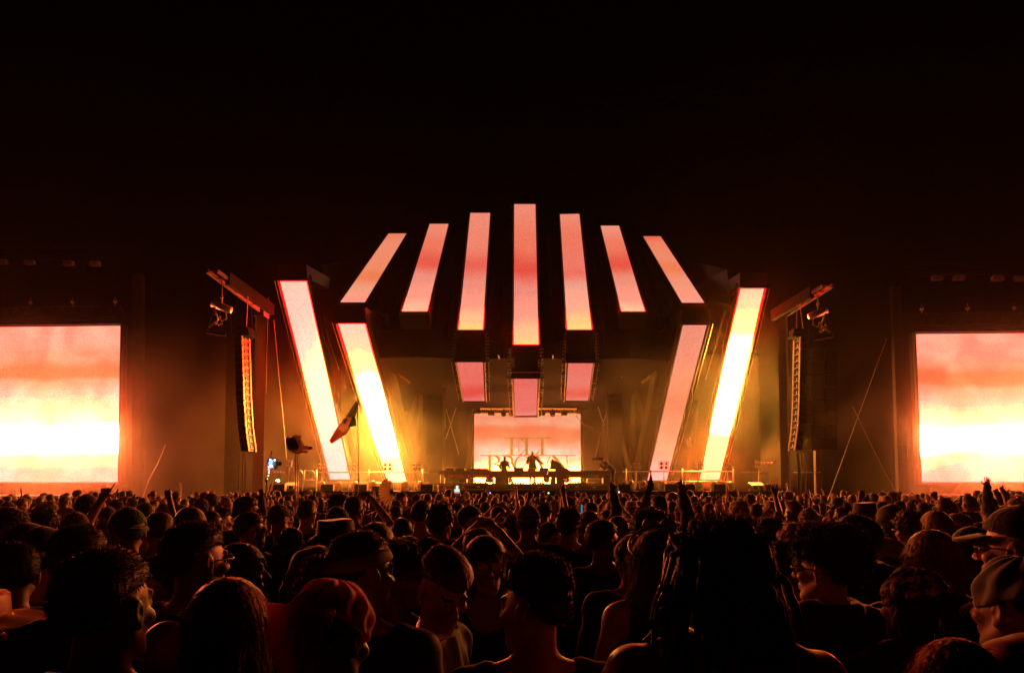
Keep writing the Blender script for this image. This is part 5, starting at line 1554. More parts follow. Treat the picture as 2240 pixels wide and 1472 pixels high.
def cl(n, c, sh=.35, r=.8): return surf(n, c, r, 0, 9, .15, .25, spec=.3, sheen=sh, objvar=.15)
CM = {'black': cl('black cotton', (.012, .011, .011)), 'grey': cl('grey cotton', (.09, .085, .08)), 'white': cl('white cotton', (.55, .52, .48), .2), 'red': cl('dark red cotton', (.22, .025, .018)),
      'navy': cl('navy cotton', (.02, .025, .05)), 'olive': cl('olive cotton', (.06, .065, .03)), 'brown': cl('brown cotton', (.08, .045, .025)), 'rust': cl('rust satin', (.62, .22, .11), .6, .42), 'tan': cl('tan canvas', (.42, .33, .22), .2), 'green': cl('green canvas', (.035, .10, .03), .2),
      'pink': cl('faded red bandana cloth', (.50, .12, .09), .2), 'limeband': cl('pale green band', (.32, .42, .16), .2), 'denim': cl('dark denim', (.03, .035, .055)), 'cream': cl('cream cloth', (.5, .42, .3), .2)}
LEO = surf('spotted cloth', (.45, .28, .18), .7, 0, 1, .1)
def spotted():
    t = LEO.node_tree; N = t.nodes; L = t.links; b = N['Principled BSDF']
    v = N.new('ShaderNodeTexNoise'); v.inputs['Scale'].default_value = 42; v.inputs['Detail'].default_value = 0.5; v.inputs['Distortion'].default_value = 1.2
    tc = N.new('ShaderNodeTexCoord'); L.new(tc.outputs['Object'], v.inputs['Vector'])
    r = N.new('ShaderNodeValToRGB'); r.color_ramp.interpolation = 'CONSTANT'
    r.color_ramp.elements[0].color = (.05, .015, .01, 1); r.color_ramp.elements[1].position = .5; r.color_ramp.elements[1].color = (.55, .36, .24, 1)
    L.new(v.outputs['Fac'], r.inputs[0]); L.new(r.outputs[0], b.inputs['Base Color'])
spotted()
CM['spotted'] = LEO
def flagmat(n, c, f=.45):
    m = surf(n, c, .8, 0, 20, .1, .1)
    t = m.node_tree; tr = t.nodes.new('ShaderNodeBsdfTranslucent'); tr.inputs[0].default_value = (*c, 1); mx = t.nodes.new('ShaderNodeMixShader'); mx.inputs[0].default_value = f
    o_ = [n_ for n_ in t.nodes if n_.type == 'OUTPUT_MATERIAL'][0]
    t.links.new(t.nodes['Principled BSDF'].outputs[0], mx.inputs[1]); t.links.new(tr.outputs[0], mx.inputs[2]); t.links.new(mx.outputs[0], o_.inputs[0]); return m
CM['pink'] = flagmat('faded red bandana', (.9, .28, .21), .4)
CM['limeband'] = flagmat('pale green band', (.34, .46, .18), .4)

_me = {}
def shared(key, fn):
    if key not in _me: _me[key] = fn()
    return _me[key]
def link_obj(name, me, parent, mats=None, mat=None):
    o = bpy.data.objects.new(name, me); COL.objects.link(o)
    if parent is not None: o.parent = parent
    if mat is not None: o.matrix_local = mat
    if mats:
        for i, m in enumerate(mats):
            if i < len(o.material_slots): o.material_slots[i].link = 'OBJECT'; o.material_slots[i].material = m
    return o

def person(loc, rz, height, label, group, hair='short', hcol='black', hat=None, hatcol='black', shirt='tee', scol='black', skin=1, yaw=0, pitch=0, roll=0, R='down', L='down',
           lod=1, fem=False, glasses=None, lean=0, girth=1.0, legs='denim', beard=False, cat='person', hscale=1.0, jaw=1.0):
    bd = body_data(yaw, pitch, roll, R, L, lod, fem, shirt, lean, girth, jaw)
    key = (yaw, pitch, roll, R, L, lod, fem, shirt, lean, girth, jaw)
    me = shared(('skin',) + key, lambda: np_mesh('person_body', *bd['skin'][:2], [SK[0], EYEW, IRIS, BROW], bd['skin'][2]))
    o = link_obj('person', me, None, [SK[skin], EYEW, IRIS, BROW])
    s_ = height / 1.75
    o.location = loc; o.rotation_euler = (0, 0, rz); o.scale = (s_,) * 3
    tag(o, label, cat, group)
    link_obj('shirt' if shirt != 'hoodie' else 'hooded_sweater', shared(('shirt',) + key, lambda: np_mesh('shirt', *bd['shirt'][:2], [CM['black']])), o, [CM[scol]])
    link_obj('trousers', shared(('trousers',) + key, lambda: np_mesh('trousers', *bd['trousers'][:2], [CM['denim']])), o, [CM[legs]])
    link_obj('shoes', shared(('shoes',) + key, lambda: np_mesh('shoes', *bd['shoes'][:2], [CM['black']])), o, [CM['black']])
    C = Vector(bd['C']); Rm = Matrix([list(r) for r in bd['R']]).to_4x4()
    HMx = Matrix.Translation(C) @ Rm
    if lean:
        a = math.radians(lean); piv = Matrix.Translation((0, 0, .95))
        HMx = piv @ Matrix.Rotation(-a, 4, 'X') @ piv.inverted() @ HMx
    if hat in ('cap', 'capback', 'beanie', 'bucket', 'wide', 'bandana', 'bandanatail') and hair in ('quiff', 'spiky', 'curly', 'curlybig', 'afro', 'short', 'undercut', 'bun'): hk = 'buzz'
    else: hk = hair
    if hk != 'bald' and not (hat == 'hood'):
        link_obj('hair', shared(('hair', hk, lod), lambda: np_mesh('hair', *hair_data(hk, lod), [HM['black']])), o, [HM[hcol]], HMx @ Matrix.Scale(hscale, 4))
    if hat:
        link_obj({'cap': 'cap', 'capback': 'cap', 'beanie': 'beanie', 'bucket': 'bucket_hat', 'wide': 'brimmed_hat', 'bandana': 'bandana', 'bandanatail': 'bandana', 'headband': 'headband', 'hood': 'hood'}[hat],
                 shared(('hat', hat, lod), lambda: np_mesh('hat', *hat_data(hat, lod), [CM['black']])), o, [CM[hatcol]], HMx)
    if glasses == 'glasses': link_obj('glasses', glasses_mesh(), o, None, HMx)
    if glasses == 'goggles': link_obj('goggles', glasses_mesh(True), o, None, HMx @ Matrix.Translation((0, -.02, .085)) @ Matrix.Rotation(math.radians(30), 4, 'X'))
    if beard:
        def bd_():
            xs, ys, zs = grid3((-.1, -.03, -.15), (.1, .13, .0), .0065 if lod == 2 else .01)
            X, Y, Z = xs[:, None, None], ys[None, :, None], zs[None, None, :]
            d = smin(cran(X, Y, Z, (.060, .062, .079), (0, .030, -.030)), cran(X, Y, Z, (.052, .056, .046), (0, .034, -.078)), .02) - .003 - .003 * np.sin(120 * X) * np.sin(110 * Z) * np.sin(100 * Y)
            d = np.maximum(d, np.maximum(Z + .038 - np.abs(X) * .4, -np.maximum(np.abs(X) - .02, np.abs(Z + .062) - .008)))
            return np_mesh('beard', *surface_nets(d, xs, ys, zs), [HM['black']])
        link_obj('beard', shared(('beard', lod), bd_), o, [HM[hcol]], HMx)
    return o, HMx

# placed by where the top of the head sits in the photograph
OCC_W, OCC_H = 560, 368
occ = np.full((OCC_H, OCC_W), 1e9, np.float32)
yy_, xx_ = np.mgrid[0:OCC_H, 0:OCC_W]; xx_ = xx_ * 4.0 + 2; yy_ = yy_ * 4.0 + 2
def stamp(px, py, depth, write=True, hat=1.0):
    """fraction of the head visible behind what already stands nearer; then mark it"""
    hw = .085 * FPX / depth * hat; hh = .125 * FPX / depth
    head = ((xx_ - px) / hw) ** 2 + ((yy_ - (py + hh)) / hh) ** 2 < 1
    body = (np.abs(xx_ - px) < .22 * FPX / depth) & (yy_ > py + .30 * FPX / depth)
    n = head.sum()
    vis = (head & (occ > depth)).sum() / max(n, 1) if n >= 3 else (1.0 if occ[min(max(int(py / 4 + .5), 0), OCC_H - 1), min(max(int(px / 4), 0), OCC_W - 1)] > depth else 0)
    if write:
        m = (head | body) & (occ > depth); occ[m] = depth
    return vis
PLACED = []
def crowd_person(px, py, d, face, label, group='concert crowd standing before the stage', body=None, extra_top=0.0, **kw):
    """px,py: top of the hair; d: depth; face: where the head looks (0 stage, +90 right, -90 left, 180 camera)"""
    az = math.degrees(math.atan((px - CX) / FPX)) - 2.4
    if body is None: body = (face + az) * .35
    face = face + az
    top = atd(px, py, d)
    topz = top.z - extra_top
    h = topz / 1.012
    kw.setdefault('lod', 2 if d < 3.4 else 1)
    yaw = face - body
    if 'yaw' in kw: yaw = kw.pop('yaw')
    yaw = round(yaw / 15) * 15
    lean = kw.get('lean', 0)
    o, HMx = person((top.x, top.y, 0), math.radians(-body), h, label, group, yaw=yaw, **kw)
    PLACED.append((top.x, top.y, d)); stamp(px, py, d)
    return o, HMx
# ================================================================== the people the photograph lets you tell apart
H = crowd_person
# left foreground
H(232, 1192, 1.5, 38, 'big man with cropped hair and black tee, nearest head at lower left', hair='short', skin=1, girth=1.12, body=8, hscale=1.0)
H(172, 1144, 2.35, 20, 'head of a man in black right behind the big cropped haired man', hair='short', skin=1)
H(92, 1150, 2.8, 15, 'man in dark cap and black tee at left, back turned, below pointing arm', hat='capback', hatcol='black', skin=1)
H(58, 1141, 3.1, 10, 'person in dark cap almost hidden behind another capped man at left', hat='cap', hatcol='black')
H(20, 1107, 3.9, 80, 'bearded man in profile looking right at the left photo edge', hat='capback', hatcol='black', skin=0, beard=True)
H(277, 1107, 3.6, -20, 'man wearing a green cap backward, back turned, left of centre', hat='capback', hatcol='green', skin=1)
H(163, 1118, 4.7, -10, 'man in dark cap and dark tee right under the pointing arm', hat='capback', hatcol='brown')
H(190, 1082, 6.2, 10, 'tall man in dark beanie just right of the pointing hand', hat='beanie', hatcol='black', skin=1)
H(96, 1112, 5.1, 15, 'person raising a pointing hand with thumb up against the left screen', hair='curly', R='point', skin=0, shirt='tank')
H(428, 1137, 2.35, 62, 'man in black with glasses looking right, phone glow on his face', hair='short', glasses='glasses', skin=1, body=15)
vt, _ = H(318, 1130, 4.9, 25, 'man in dark cap and black tee with tour lettering on the back', hat='cap', hatcol='brown', skin=0, body=0)
H(349, 1118, 4.6, 10, 'short haired man with glasses just right of the lettered tee', hair='short', hcol='brown', glasses='glasses', skin=0)
H(414, 1104, 4.3, -10, 'woman with chestnut hair lit at its edges, left of the LED totem', hair='bob', hcol='chestnut', fem=True, skin=0)
H(362, 1339, 1.95, -20, 'low rounded bald head in the dark between the two nearest left heads', hair='bald', skin=1, fem=True)
H(-62, 1292, 2.0, 30, 'person in a rust wide brimmed hat cut by the left edge', hat='wide', hatcol='rust', hair='long', fem=True)
H(352, 1212, 2.7, -60, 'person holding a hand to the mouth behind the big man', hair='short', hcol='brown', skin=0, R='vape', L='face', fem=True)
H(28, 1182, 2.6, 0, 'shadowy person in black at the far left edge, second row', hair='short')
# left centre
H(497, 1256, 1.6, -5, 'woman with long straight brown hair in the lower left foreground', hair='long', hcol='chestnut', fem=True, skin=0, shirt='tank', scol='black', hscale=1.04)
H(728, 1264, 1.55, 40, 'man in a faded red bandana tied over his head, foreground', hat='bandanatail', hatcol='pink', hair='buzz', skin=1, shirt='tank', scol='black', pitch=-15, body=-20, girth=1.08)
H(790, 1157, 2.1, 52, 'man with a pale green headband looking right', hair='short', hat='headband', hatcol='limeband', skin=0, hcol='brown', body=10)
H(547, 1118, 4.7, 75, 'bearded man in dark glasses turned right, finger raised', hair='short', glasses='glasses', beard=True, skin=0, R='face', body=20)
H(540, 1083, 5.8, 62, 'tall bearded man in profile looking right toward the stage', hair='short', beard=True, skin=1)
H(461, 1111, 5.9, 75, 'man in a dark cap in profile behind the man with glasses', hair='buzz', skin=1, beard=True)
H(484, 1109, 6.4, 60, 'man with slick dark hair looking right, left of the LED totem', hair='quiff', skin=0)
H(525, 1181, 2.85, 85, 'woman with long dark hair and bright profile looking right', hair='long', fem=True, skin=3, body=20)
H(637, 1149, 4.7, 20, 'person with tight braids seen from behind below the flag', hair='braids', skin=3, shirt='hoodie')
H(671, 1092, 6.4, 25, 'young man in black tee with dark quiff below the dog totem', hair='quiff', skin=0)
H(610, 1101, 6.0, 50, 'man with cap and glasses right of the LED totem pole', hat='capback', hatcol='brown', glasses='glasses', skin=1)
H(733, 1132, 3.6, 0, 'person in a black bucket hat left of the green headband', hat='bucket', hatcol='black', shirt='hoodie')
H(737, 1106, 5.0, 0, 'person in a flat black cap behind the bucket hat', hat='cap', hatcol='black')
H(690, 1198, 2.6, 25, 'hooded person lit along the hood edge, above the bandana man', hat='hood', hatcol='brown', shirt='hoodie', scol='brown')
H(706, 1229, 2.15, 10, 'woman with pulled back auburn hair and hoop earring above bandana man', hair='bun', hcol='chestnut', fem=True, skin=0)
H(822, 1136, 3.4, 10, 'long haired woman behind the green headband man', hair='long', hcol='brown', fem=True, shirt='hoodie')
# centre
H(868, 1186, 2.6, 72, 'man with curly top and glasses in profile right of the headband', hair='curly', glasses='glasses', skin=2, body=20)
H(955, 1192, 2.3, 160, 'fair person with slicked undercut facing the camera, head bowed', hair='undercut', hcol='chestnut', skin=0, pitch=-30, body=100, shirt='tee')
H(1061, 1164, 2.9, 172, 'woman with long dark hair facing the camera, glasses catching light', hair='long', fem=True, glasses='glasses', skin=1, body=165, shirt='tank')
H(1168, 1226, 1.9, -52, 'man with short spiky hair and black shirt, nearest in the centre', hair='spiky', skin=0, body=-10, girth=1.05)
cap_u, HU = H(1155, 1102, 4.95, 0, 'broad man in tan cap worn backward with a U emblem', hat='capback', hatcol='tan', skin=0, girth=1.15)
H(965, 1101, 5.1, 25, 'young man with full curly hair, glasses and collared shirt', hair='curly', glasses='glasses', shirt='shirt', scol='grey', skin=0, body=0)
H(921, 1093, 5.7, 20, 'tall young man with dark quiff in a red tee', hair='quiff', skin=0, shirt='tee', scol='red')
H(1029, 1104, 5.6, 75, 'man in black cap and glasses smiling toward the right', hat='cap', hatcol='black', glasses='glasses', skin=0, body=20)
H(880, 1126, 5.3, 5, 'short cropped head just left of the curly haired man in collared shirt', hair='buzz', skin=1)
H(936, 1173, 3.2, 0, 'dark haired person half hidden behind the bowed undercut head', hair='short')
H(892, 1166, 3.3, 5, 'dark long haired person between the headband man and bowed head', hair='long', hcol='black', fem=True)
H(1246, 1109, 5.1, 15, 'person with big curly hair in a black tank, right of tan cap', hair='curly', shirt='tank', skin=1)
H(1292, 1116, 4.9, 20, 'man in a tan backward cap with blond hair behind the cropped man', hat='capback', hatcol='tan', skin=0)
H(1320, 1134, 3.9, 55, 'man with cropped hair and glasses in black, looking right, centre right', hair='short', glasses='glasses', skin=2, body=10)
H(1352, 1124, 4.9, 0, 'woman with long dyed red hair seen from behind', hair='long', hcol='red', fem=True, skin=0)
H(1205, 1140, 5.2, 60, 'small head in glasses looking right beside the tan cap', hair='short', glasses='glasses', skin=1)
H(1122, 1128, 5.8, -40, 'person with curly hair and raised phone left of the tan cap', hair='curly', R='phone', L='phone', skin=1)
H(1046, 1152, 3.7, 10, 'person with short hair behind the woman in glasses, recording', hair='short', L='phone', R='phone')
# right
H(1420, 1123, 4.5, 0, 'person with a round afro left of the dreadlocked man', hair='afro', skin=2)
H(1436, 1152, 2.75, 15, 'woman with long pale braids and red goggles pushed up on her head', hair='longwavy', hcol='green', fem=True, glasses='goggles', shirt='tank', skin=0, body=5)
H(1383, 1172, 3.4, 0, 'dark capped head between the cropped man and the goggled woman', hat='beanie', hatcol='black')
dread, HD = H(1578, 1138, 1.6, 0, 'big man with long dreadlocks and rust satin shirt, nearest at right', hair='curly', skin=2, shirt='jacket', scol='rust', girth=1.15, hscale=1.02)
H(1712, 1172, 3.0, 0, 'short haired head just right of the dreadlocks, red collar', hair='buzz', skin=1, shirt='shirt', scol='red')
H(1808, 1161, 2.45, -62, 'man with big curly hair and sunglasses looking left, hooded jacket', hair='curlybig', glasses='glasses', shirt='hoodie', skin=0, body=-15)
H(1882, 1124, 3.6, -70, 'man with slick black hair looking left, leather jacket', hair='quiff', shirt='jacket', skin=1, body=-15)
H(1990, 1118, 4.7, -35, 'man with curly hair and glasses looking left, dark jacket', hair='curly', glasses='glasses', shirt='jacket', skin=0)
H(2040, 1153, 2.6, 0, 'woman with long straight brown hair from behind, right side', hair='long', hcol='chestnut', fem=True, shirt='jacket', hscale=1.03)
H(2046, 1112, 4.5, -25, 'woman with tousled blond hair glowing at its rim, right side', hair='bob', hcol='blond', fem=True, skin=0)
H(2096, 1118, 5.0, -140, 'blond person in glasses facing back, below the right screen', hair='bob', hcol='blond', fem=True, glasses='glasses', skin=0)
H(1998, 1236, 2.15, -40, 'person in a spotted bandana tied over dark hair, lower right', hat='bandana', hatcol='spotted', hair='long', fem=True, scol='black', shirt='hoodie')
H(2232, 1103, 2.2, -80, 'man in black cap and glasses in profile looking left at right edge', hat='cap', hatcol='black', glasses='glasses', skin=0, beard=False, shirt='jacket', body=-25)
H(2228, 1210, 1.7, -50, 'person in patterned dark headscarf cut by the right edge', hat='bandana', hatcol='olive', hair='buzz', skin=1, shirt='tank')
H(2098, 1385, 1.45, 10, 'person with tousled light brown hair at the bottom right', hair='longwavy', hcol='chestnut', fem=True, shirt='tee')
H(2236, 1392, 1.5, 0, 'person in fuzzy red top cut by the lower right corner', hair='bald', hat='hood', hatcol='red', shirt='hoodie', scol='red', fem=True)
H(2125, 1150, 3.3, -20, 'person in dark cap and jacket holding a phone, below right screen', hat='cap', hatcol='black', shirt='jacket', R='front', L='front')
H(1947, 1104, 5.8, -15, 'person with hood up between the slick haired man and right screen', hat='hood', hatcol='olive', shirt='hoodie', scol='olive')
H(1865, 1078, 13.5, -150, 'bald man standing taller than the crowd, facing back, near the barrier', hair='bald', skin=0)
H(1770, 1110, 5.6, 0, 'person in a patterned cap left of the slick haired man', hat='capback', hatcol='spotted')
H(1741, 1144, 4.0, -15, 'head with frizzy rust hair behind the big curly haired man', hair='curly', hcol='red')
# raised arms the photograph shows
H(316, 1098, 7.5, 5, 'person raising a fist left of the big left tower', hair='short', R='fist', skin=1)
H(1000, 1098, 8.2, 0, 'person holding a phone up with both hands, filming the stage', hair='short', R='phone', L='phone', skin=0, body=0)
H(1190, 1098, 9.0, 0, 'person with both arms raised under the central performer', hair='curly', R='up', L='fist', skin=0)
H(1293, 1097, 8.0, 0, 'person in leather sleeves with one arm straight up, right of booth', hair='short', R='up', shirt='jacket', skin=0)
H(1432, 1110, 6.0, 0, 'person in dark jacket lifting an arm with a folded pennant', hair='short', R='up', shirt='jacket')
H(1655, 1100, 9.0, 0, 'person with one open hand up in the haze left of right tower', hair='short', R='up', skin=0)
H(1930, 1096, 8.5, -10, 'person with left fist lifted near the right mast', hair='short', L='fist', skin=1)
H(2020, 1098, 9.5, 0, 'person holding one fist up below the right screen corner', hair='beanie' if False else 'short', R='fist', skin=0)
H(2160, 1100, 9.5, 0, 'person with an open hand up below the right screen', hair='short', R='up', skin=0)
H(866, 1104, 9.5, 0, 'person holding up a folding fan under the inner left LED leg', hair='short', L='fist', skin=1)
H(1090, 1106, 7.0, 0, 'person clapping hands above the head left of the tan cap', hair='short', R='phone', L='phone', skin=1)

# dreadlocks: ropes hanging from the crown of the nearest man, each a part
dm = HM['brown']
Cw = dread.matrix_world if False else None
s_d = dread.scale[0]
rr = np.random.default_rng(5)
for k in range(120):
    a = rr.uniform(-math.pi * .98, math.pi * .98)                 # 0 = back of the head
    rad = .070 + rr.uniform(0, .012)
    front = abs(a) > 2.1
    top = np.array((math.sin(a) * .045, -.02 - math.cos(a) * .05, .108 + rr.uniform(-.01, .008)))
    side = np.array((math.sin(a) * (.098 + rr.uniform(0, .02)), -.02 - math.cos(a) * .115, .03 + rr.uniform(-.02, .03)))
    ln = rr.uniform(.13, .27) if not front else rr.uniform(.10, .18)
    drift = rr.uniform(-.03, .03)
    flare = rr.uniform(.0, .05)
    p3 = side + np.array((math.sin(a) * flare + drift * .3, -math.cos(a) * .015, -ln * .5))
    p4_ = side + np.array((math.sin(a) * (flare + .012) + drift, -math.cos(a) * .02 + rr.uniform(-.01, .01), -ln))
    mid = (top + side) / 2 + np.array((math.sin(a) * .028, -math.cos(a) * .02, .018))
    ctrl = [top, mid, side, (side + p3) / 2 + rr.normal(0, .006, 3), p3, (p3 + p4_) / 2 + rr.normal(0, .008, 3), p4_]
    r_ = rr.uniform(.0055, .0085)
    b = MB(); pp = []
    for i in range(len(ctrl) - 1):
        for t in (0, .5): pp.append(tuple(ctrl[i] * (1 - t) + ctrl[i + 1] * t))
    pp.append(tuple(ctrl[-1]))
    b.tube(pp, [r_ * (1 + .22 * math.sin(i * 2.3 + k)) * (1 if i < len(pp) - 3 else .7) for i in range(len(pp))], 6)
    link_obj('dreadlock', b.mesh('dreadlock', [dm], True), dread, [HM['chestnut'] if k % 3 == 0 else dm], HD)
# U emblem on the tan cap
me = text_mesh('U', .038); me.transform(Matrix.Rotation(0, 4, 'Z')); me.materials.append(CM['brown'])
link_obj('emblem', me, cap_u, None, HU @ Matrix.Translation((0, -.113, .028)))
# lettering on the black tee
for body_, z, sz in (('VINTAGE', 1.33, .085), ('CULTURE', 1.23, .085)):
    me = text_mesh(body_, sz); me.transform(Matrix.Diagonal((.82, 1, 1.15, 1))); me.materials.append(CM['cream'])
    for v in me.vertices: v.co.y += .45 * v.co.x ** 2 * 1.6
    link_obj('shirt_lettering', me, vt, None, Matrix.Translation((0.0, -.142, z)))
# hoop earring, bracelet
b = MB(); b.tube([(.0, .026 * math.cos(a), .026 * math.sin(a)) for a in [k * math.pi / 8 for k in range(17)]], .003, 6, 0, False)
gold = surf('gold', (.8, .5, .15), .2, 1.0, 5, .05)
for who in ('big man with cropped', 'woman with pulled back'):
    o = [p for p in bpy.data.objects if p.name.startswith('person') and (p.get('label') or '').startswith(who)][0]
    hx = [c for c in o.children if c.name.startswith('hair')][0].matrix_local
    link_obj('hoop_earring', b.mesh('hoop_earring', [gold], True), o, None, hx @ Matrix.Translation((-.086, -.012, -.055)) @ Matrix.Scale(1.0 if 'woman' in who else 1.0, 4))

# performers and photographer on the stage
def stage_person(px, py_top, Y, foot_z, face, label, body=0, **kw):
    top = at(px, py_top, Y); h = (top.z - foot_z) / 1.0
    return person((top.x, Y, foot_z), math.radians(-body), h, label, 'people on the stage', yaw=round((face - body) / 15) * 15, lod=1, **kw)
stage_person(1164.5, 987, YB + 1.5, RZ, 180, 'bald bearded performer in open jacket at the centre of the booth', body=180, hair='bald', beard=True, skin=1, shirt='jacket', scol='black', R='desk', L='reach', pitch=-15)
stage_person(1103, 998.5, YB + 1.5, RZ - .12, 180, 'second performer leaning over the table left of centre', body=170, hair='short', hat='cap', hatcol='black', skin=1, shirt='hoodie', R='desk', L='desk', lean=18, pitch=-15)
ph, HP = stage_person(1340, 992, 34.9, DECK, -90, 'photographer leaning in from the right of the booth with camera raised', body=-90, hair='short', skin=1, shirt='jacket', R='cam', L='cam', lean=42)
cm_ = HP.copy()
b = MB(); p = at(1308, 1003.5, 34.9)
co_ = empty('photo_camera', p, 'black camera with a long lens held by the stage photographer', 'camera')
b.box((p.x - .02, 34.8, p.z - .07), (p.x + .14, 35.0, p.z + .08)); b.build('camera_body', M['box'], co_)
b = MB(); b.tube([(p.x - .02, 34.9, p.z), (p.x - .16, 34.9, p.z), (p.x - .17, 34.9, p.z), (p.x - .28, 34.9, p.z)], [.05, .05, .065, .07], 12); b.build('lens', M['box'], co_, True)

# ------------------------------------------------------------------ the rest of the crowd
prot = np.zeros_like(occ)
for (X_, Y_, d_) in PLACED:
    pass
hero_occ = occ.copy()
def head_mask(px, py, d):
    hw = .085 * FPX / d; hh = .125 * FPX / d
    return ((xx_ - px) / hw) ** 2 + ((yy_ - (py + hh)) / hh) ** 2 < 1
heads_keep = []
for o in [o for o in bpy.data.objects if o.name.startswith('person') and o.parent is None and o.get('group', '').startswith('concert')]:
    s_ = o.scale[0]; t_ = proj((o.location.x, o.location.y, 1.765 * s_))
    heads_keep.append((head_mask(t_[0], t_[1], t_[2]), t_[2]))
# keep the air in front of the props clear as well
cand = []
r9 = np.random.default_rng(21)
d = 4.2
while d < 25.0:
    w = .78 * d + .5; n = int(2 * w / (.74 if d < 9 else .62))
    for k in range(n):
        x = -w + 2 * w * (k + r9.uniform(.1, .9)) / n; y = d + r9.uniform(-.22, .22)
        cand.append((y, x))
    d += .62 if d < 10 else .60
cand.sort()
looks = [('short', None), ('short', None), ('short', None), ('short', None), ('quiff', None), ('buzz', None), ('curly', None), ('curly', None), ('afro', None), ('long', None), ('long', None), ('longwavy', None), ('bob', None), ('bun', None), ('ponytail', None), ('braids', None), ('undercut', None),
         ('x', 'cap'), ('x', 'capback'), ('x', 'capback'), ('x', 'beanie'), ('x', 'bucket'), ('x', 'hood'), ('x', 'bandana'), ('x', 'cap')]
FEM = ('long', 'longwavy', 'bob', 'bun', 'ponytail', 'braids')
chosen = []
taken = [(a, b_) for a, b_, c in PLACED]
for y, x in cand:
    q = RC.transposed() @ (Vector((x, y, 1.7)) - CAM); dep = -q.z
    if dep < 3.2 or abs(CX + FPX * q.x / dep - 1120) > 1160: continue
    if any((a - x) ** 2 + (b_ - y) ** 2 < (.40 if dep < 10 else .34) ** 2 for a, b_ in taken[-260:] + taken[:110]): continue
    if r9.random() < .10 and dep > 6: continue
    lk, ht = looks[r9.integers(len(looks))]
    fem = lk in FEM or (lk == 'x' and r9.random() < .25)
    h = float(np.clip(r9.normal(1.61 if fem else 1.71, .095), 1.42, 1.86))
    px, py, dd = proj((x, y, h * 1.012))
    vis = stamp(px, py, dd, False)
    if vis < (.55 if dd < 8 else .33): continue
    if any(((head_mask(px, py, dd) | ((np.abs(xx_ - px) < .20 * FPX / dd) & (yy_ > py + .3 * FPX / dd))) & hm_).sum() > .15 * hm_.sum() for hm_, hd in heads_keep if hd > dd and hm_.sum() > 0): continue
    stamp(px, py, dd, True); taken.append((x, y))
    chosen.append(dict(x=x, y=y, h=h, px=px, py=py, d=dd, lk=lk, ht=ht, fem=fem))
n_hero = len(heads_keep)
N_IND = 300 - n_hero - 3
print('heroes', n_hero, 'fill', len(chosen))
FACES = [0, 0, 0, 0, 0, 15, -15, 30, -30, 60, -60, 75, -75]
LAND = [(60, 'left screen'), (178, 'pointing hand'), (303, 'left mast'), (430, 'left dark gap'), (500, 'left line array'), (568, 'left tower'), (592, 'LED totem'), (652, 'dog totem'), (703, 'outer left leg'), (782, 'flag pole'),
        (845, 'folding fan'), (915, 'left black pillar'), (1000, 'raised phone'), (1100, 'second performer'), (1165, 'bald performer'), (1216, 'booth monitor'), (1320, 'photographer'), (1425, 'raised pennant'), (1470, 'salmon LED leg'),
        (1555, 'brightest LED leg'), (1655, 'white sign board'), (1714, 'right tower'), (1750, 'right cable bundle'), (1830, 'right guy wire'), (1960, 'right mast'), (2060, 'right screen corner'), (2180, 'right screen')]
def look_phrase(c, hcol, scol, shirt, face, R, L):
    a = {'short': 'short haired', 'quiff': 'quiffed', 'buzz': 'close cropped', 'curly': 'curly haired', 'afro': 'afro haired', 'long': 'long haired', 'longwavy': 'wavy haired', 'bob': 'bobbed', 'bun': 'bun haired', 'ponytail': 'ponytailed', 'braids': 'braided', 'undercut': 'undercut',
         'x': {'cap': 'capped', 'capback': 'reverse capped', 'beanie': 'beanied', 'bucket': 'bucket hatted', 'hood': 'hooded', 'bandana': 'bandanaed'}.get(c['ht'], '')}[c['lk']]
    s = a + ' person'
    if c['d'] < 16: s += ' in ' + scol + ' ' + {'tee': 'tee', 'tank': 'tank', 'hoodie': 'hoodie', 'shirt': 'shirt', 'jacket': 'jacket'}[shirt]
    if 'up' in (R, L): s += ' waving'
    elif 'fist' in (R, L): s += ' raising fist'
    elif 'phone' in (R, L): s += ' filming overhead'
    elif face > 40: s += ' facing right'
    elif face < -40: s += ' facing left'
    return s
auto = []
for i, c in enumerate(chosen):
    face = int(FACES[r9.integers(len(FACES))]); body = int(r9.choice((0, 0, 15, -15)))
    hcol = str(r9.choice(('black', 'black', 'brown', 'brown', 'chestnut', 'blond', 'grey' if r9.random() < .2 else 'black')))
    scol = str(r9.choice(('black', 'black', 'black', 'black', 'grey', 'navy', 'white', 'red', 'olive', 'brown')))
    shirt = str(r9.choice(('tee', 'tee', 'tee', 'tee', 'hoodie', 'hoodie', 'tank')))
    hatcol = str(r9.choice(('black', 'black', 'tan', 'brown', 'cream', 'red', 'navy')))
    u = r9.random(); R = L = 'down'
    if c['d'] > 5:
        if u < .03: R = 'up'
        elif u < .05: L = 'up'
        elif u < .07: R = 'fist'
        elif u < .10: R = L = 'phone'
    skin = int(r9.choice((0, 0, 1, 1, 1, 2, 3)))
    if R != 'down' or L != 'down' or c['d'] > 13: face = max(-30, min(30, face)) // 30 * 30; body = 0
    c.update(face=face, body=body, hcol=hcol, scol=scol, shirt=shirt, hatcol=hatcol, R=R, L=L, skin=skin)
    if i < N_IND:
        dx = min(LAND, key=lambda l: abs(l[0] - c['px']))
        rel = 'below the' if abs(dx[0] - c['px']) < 9 else ('left of the' if c['px'] < dx[0] else 'right of the')
        row = 'near rows' if c['d'] < 6 else ('middle rows' if c['d'] < 9.5 else ('far rows' if c['d'] < 14 else 'farthest rows'))
        c['lab'] = look_phrase(c, hcol, scol, shirt, face, R, L) + ', ' + row + ' ' + rel + ' ' + dx[1]
        auto.append(c)
from collections import defaultdict
gl = defaultdict(list)
for c in auto: gl[c['lab']].append(c)
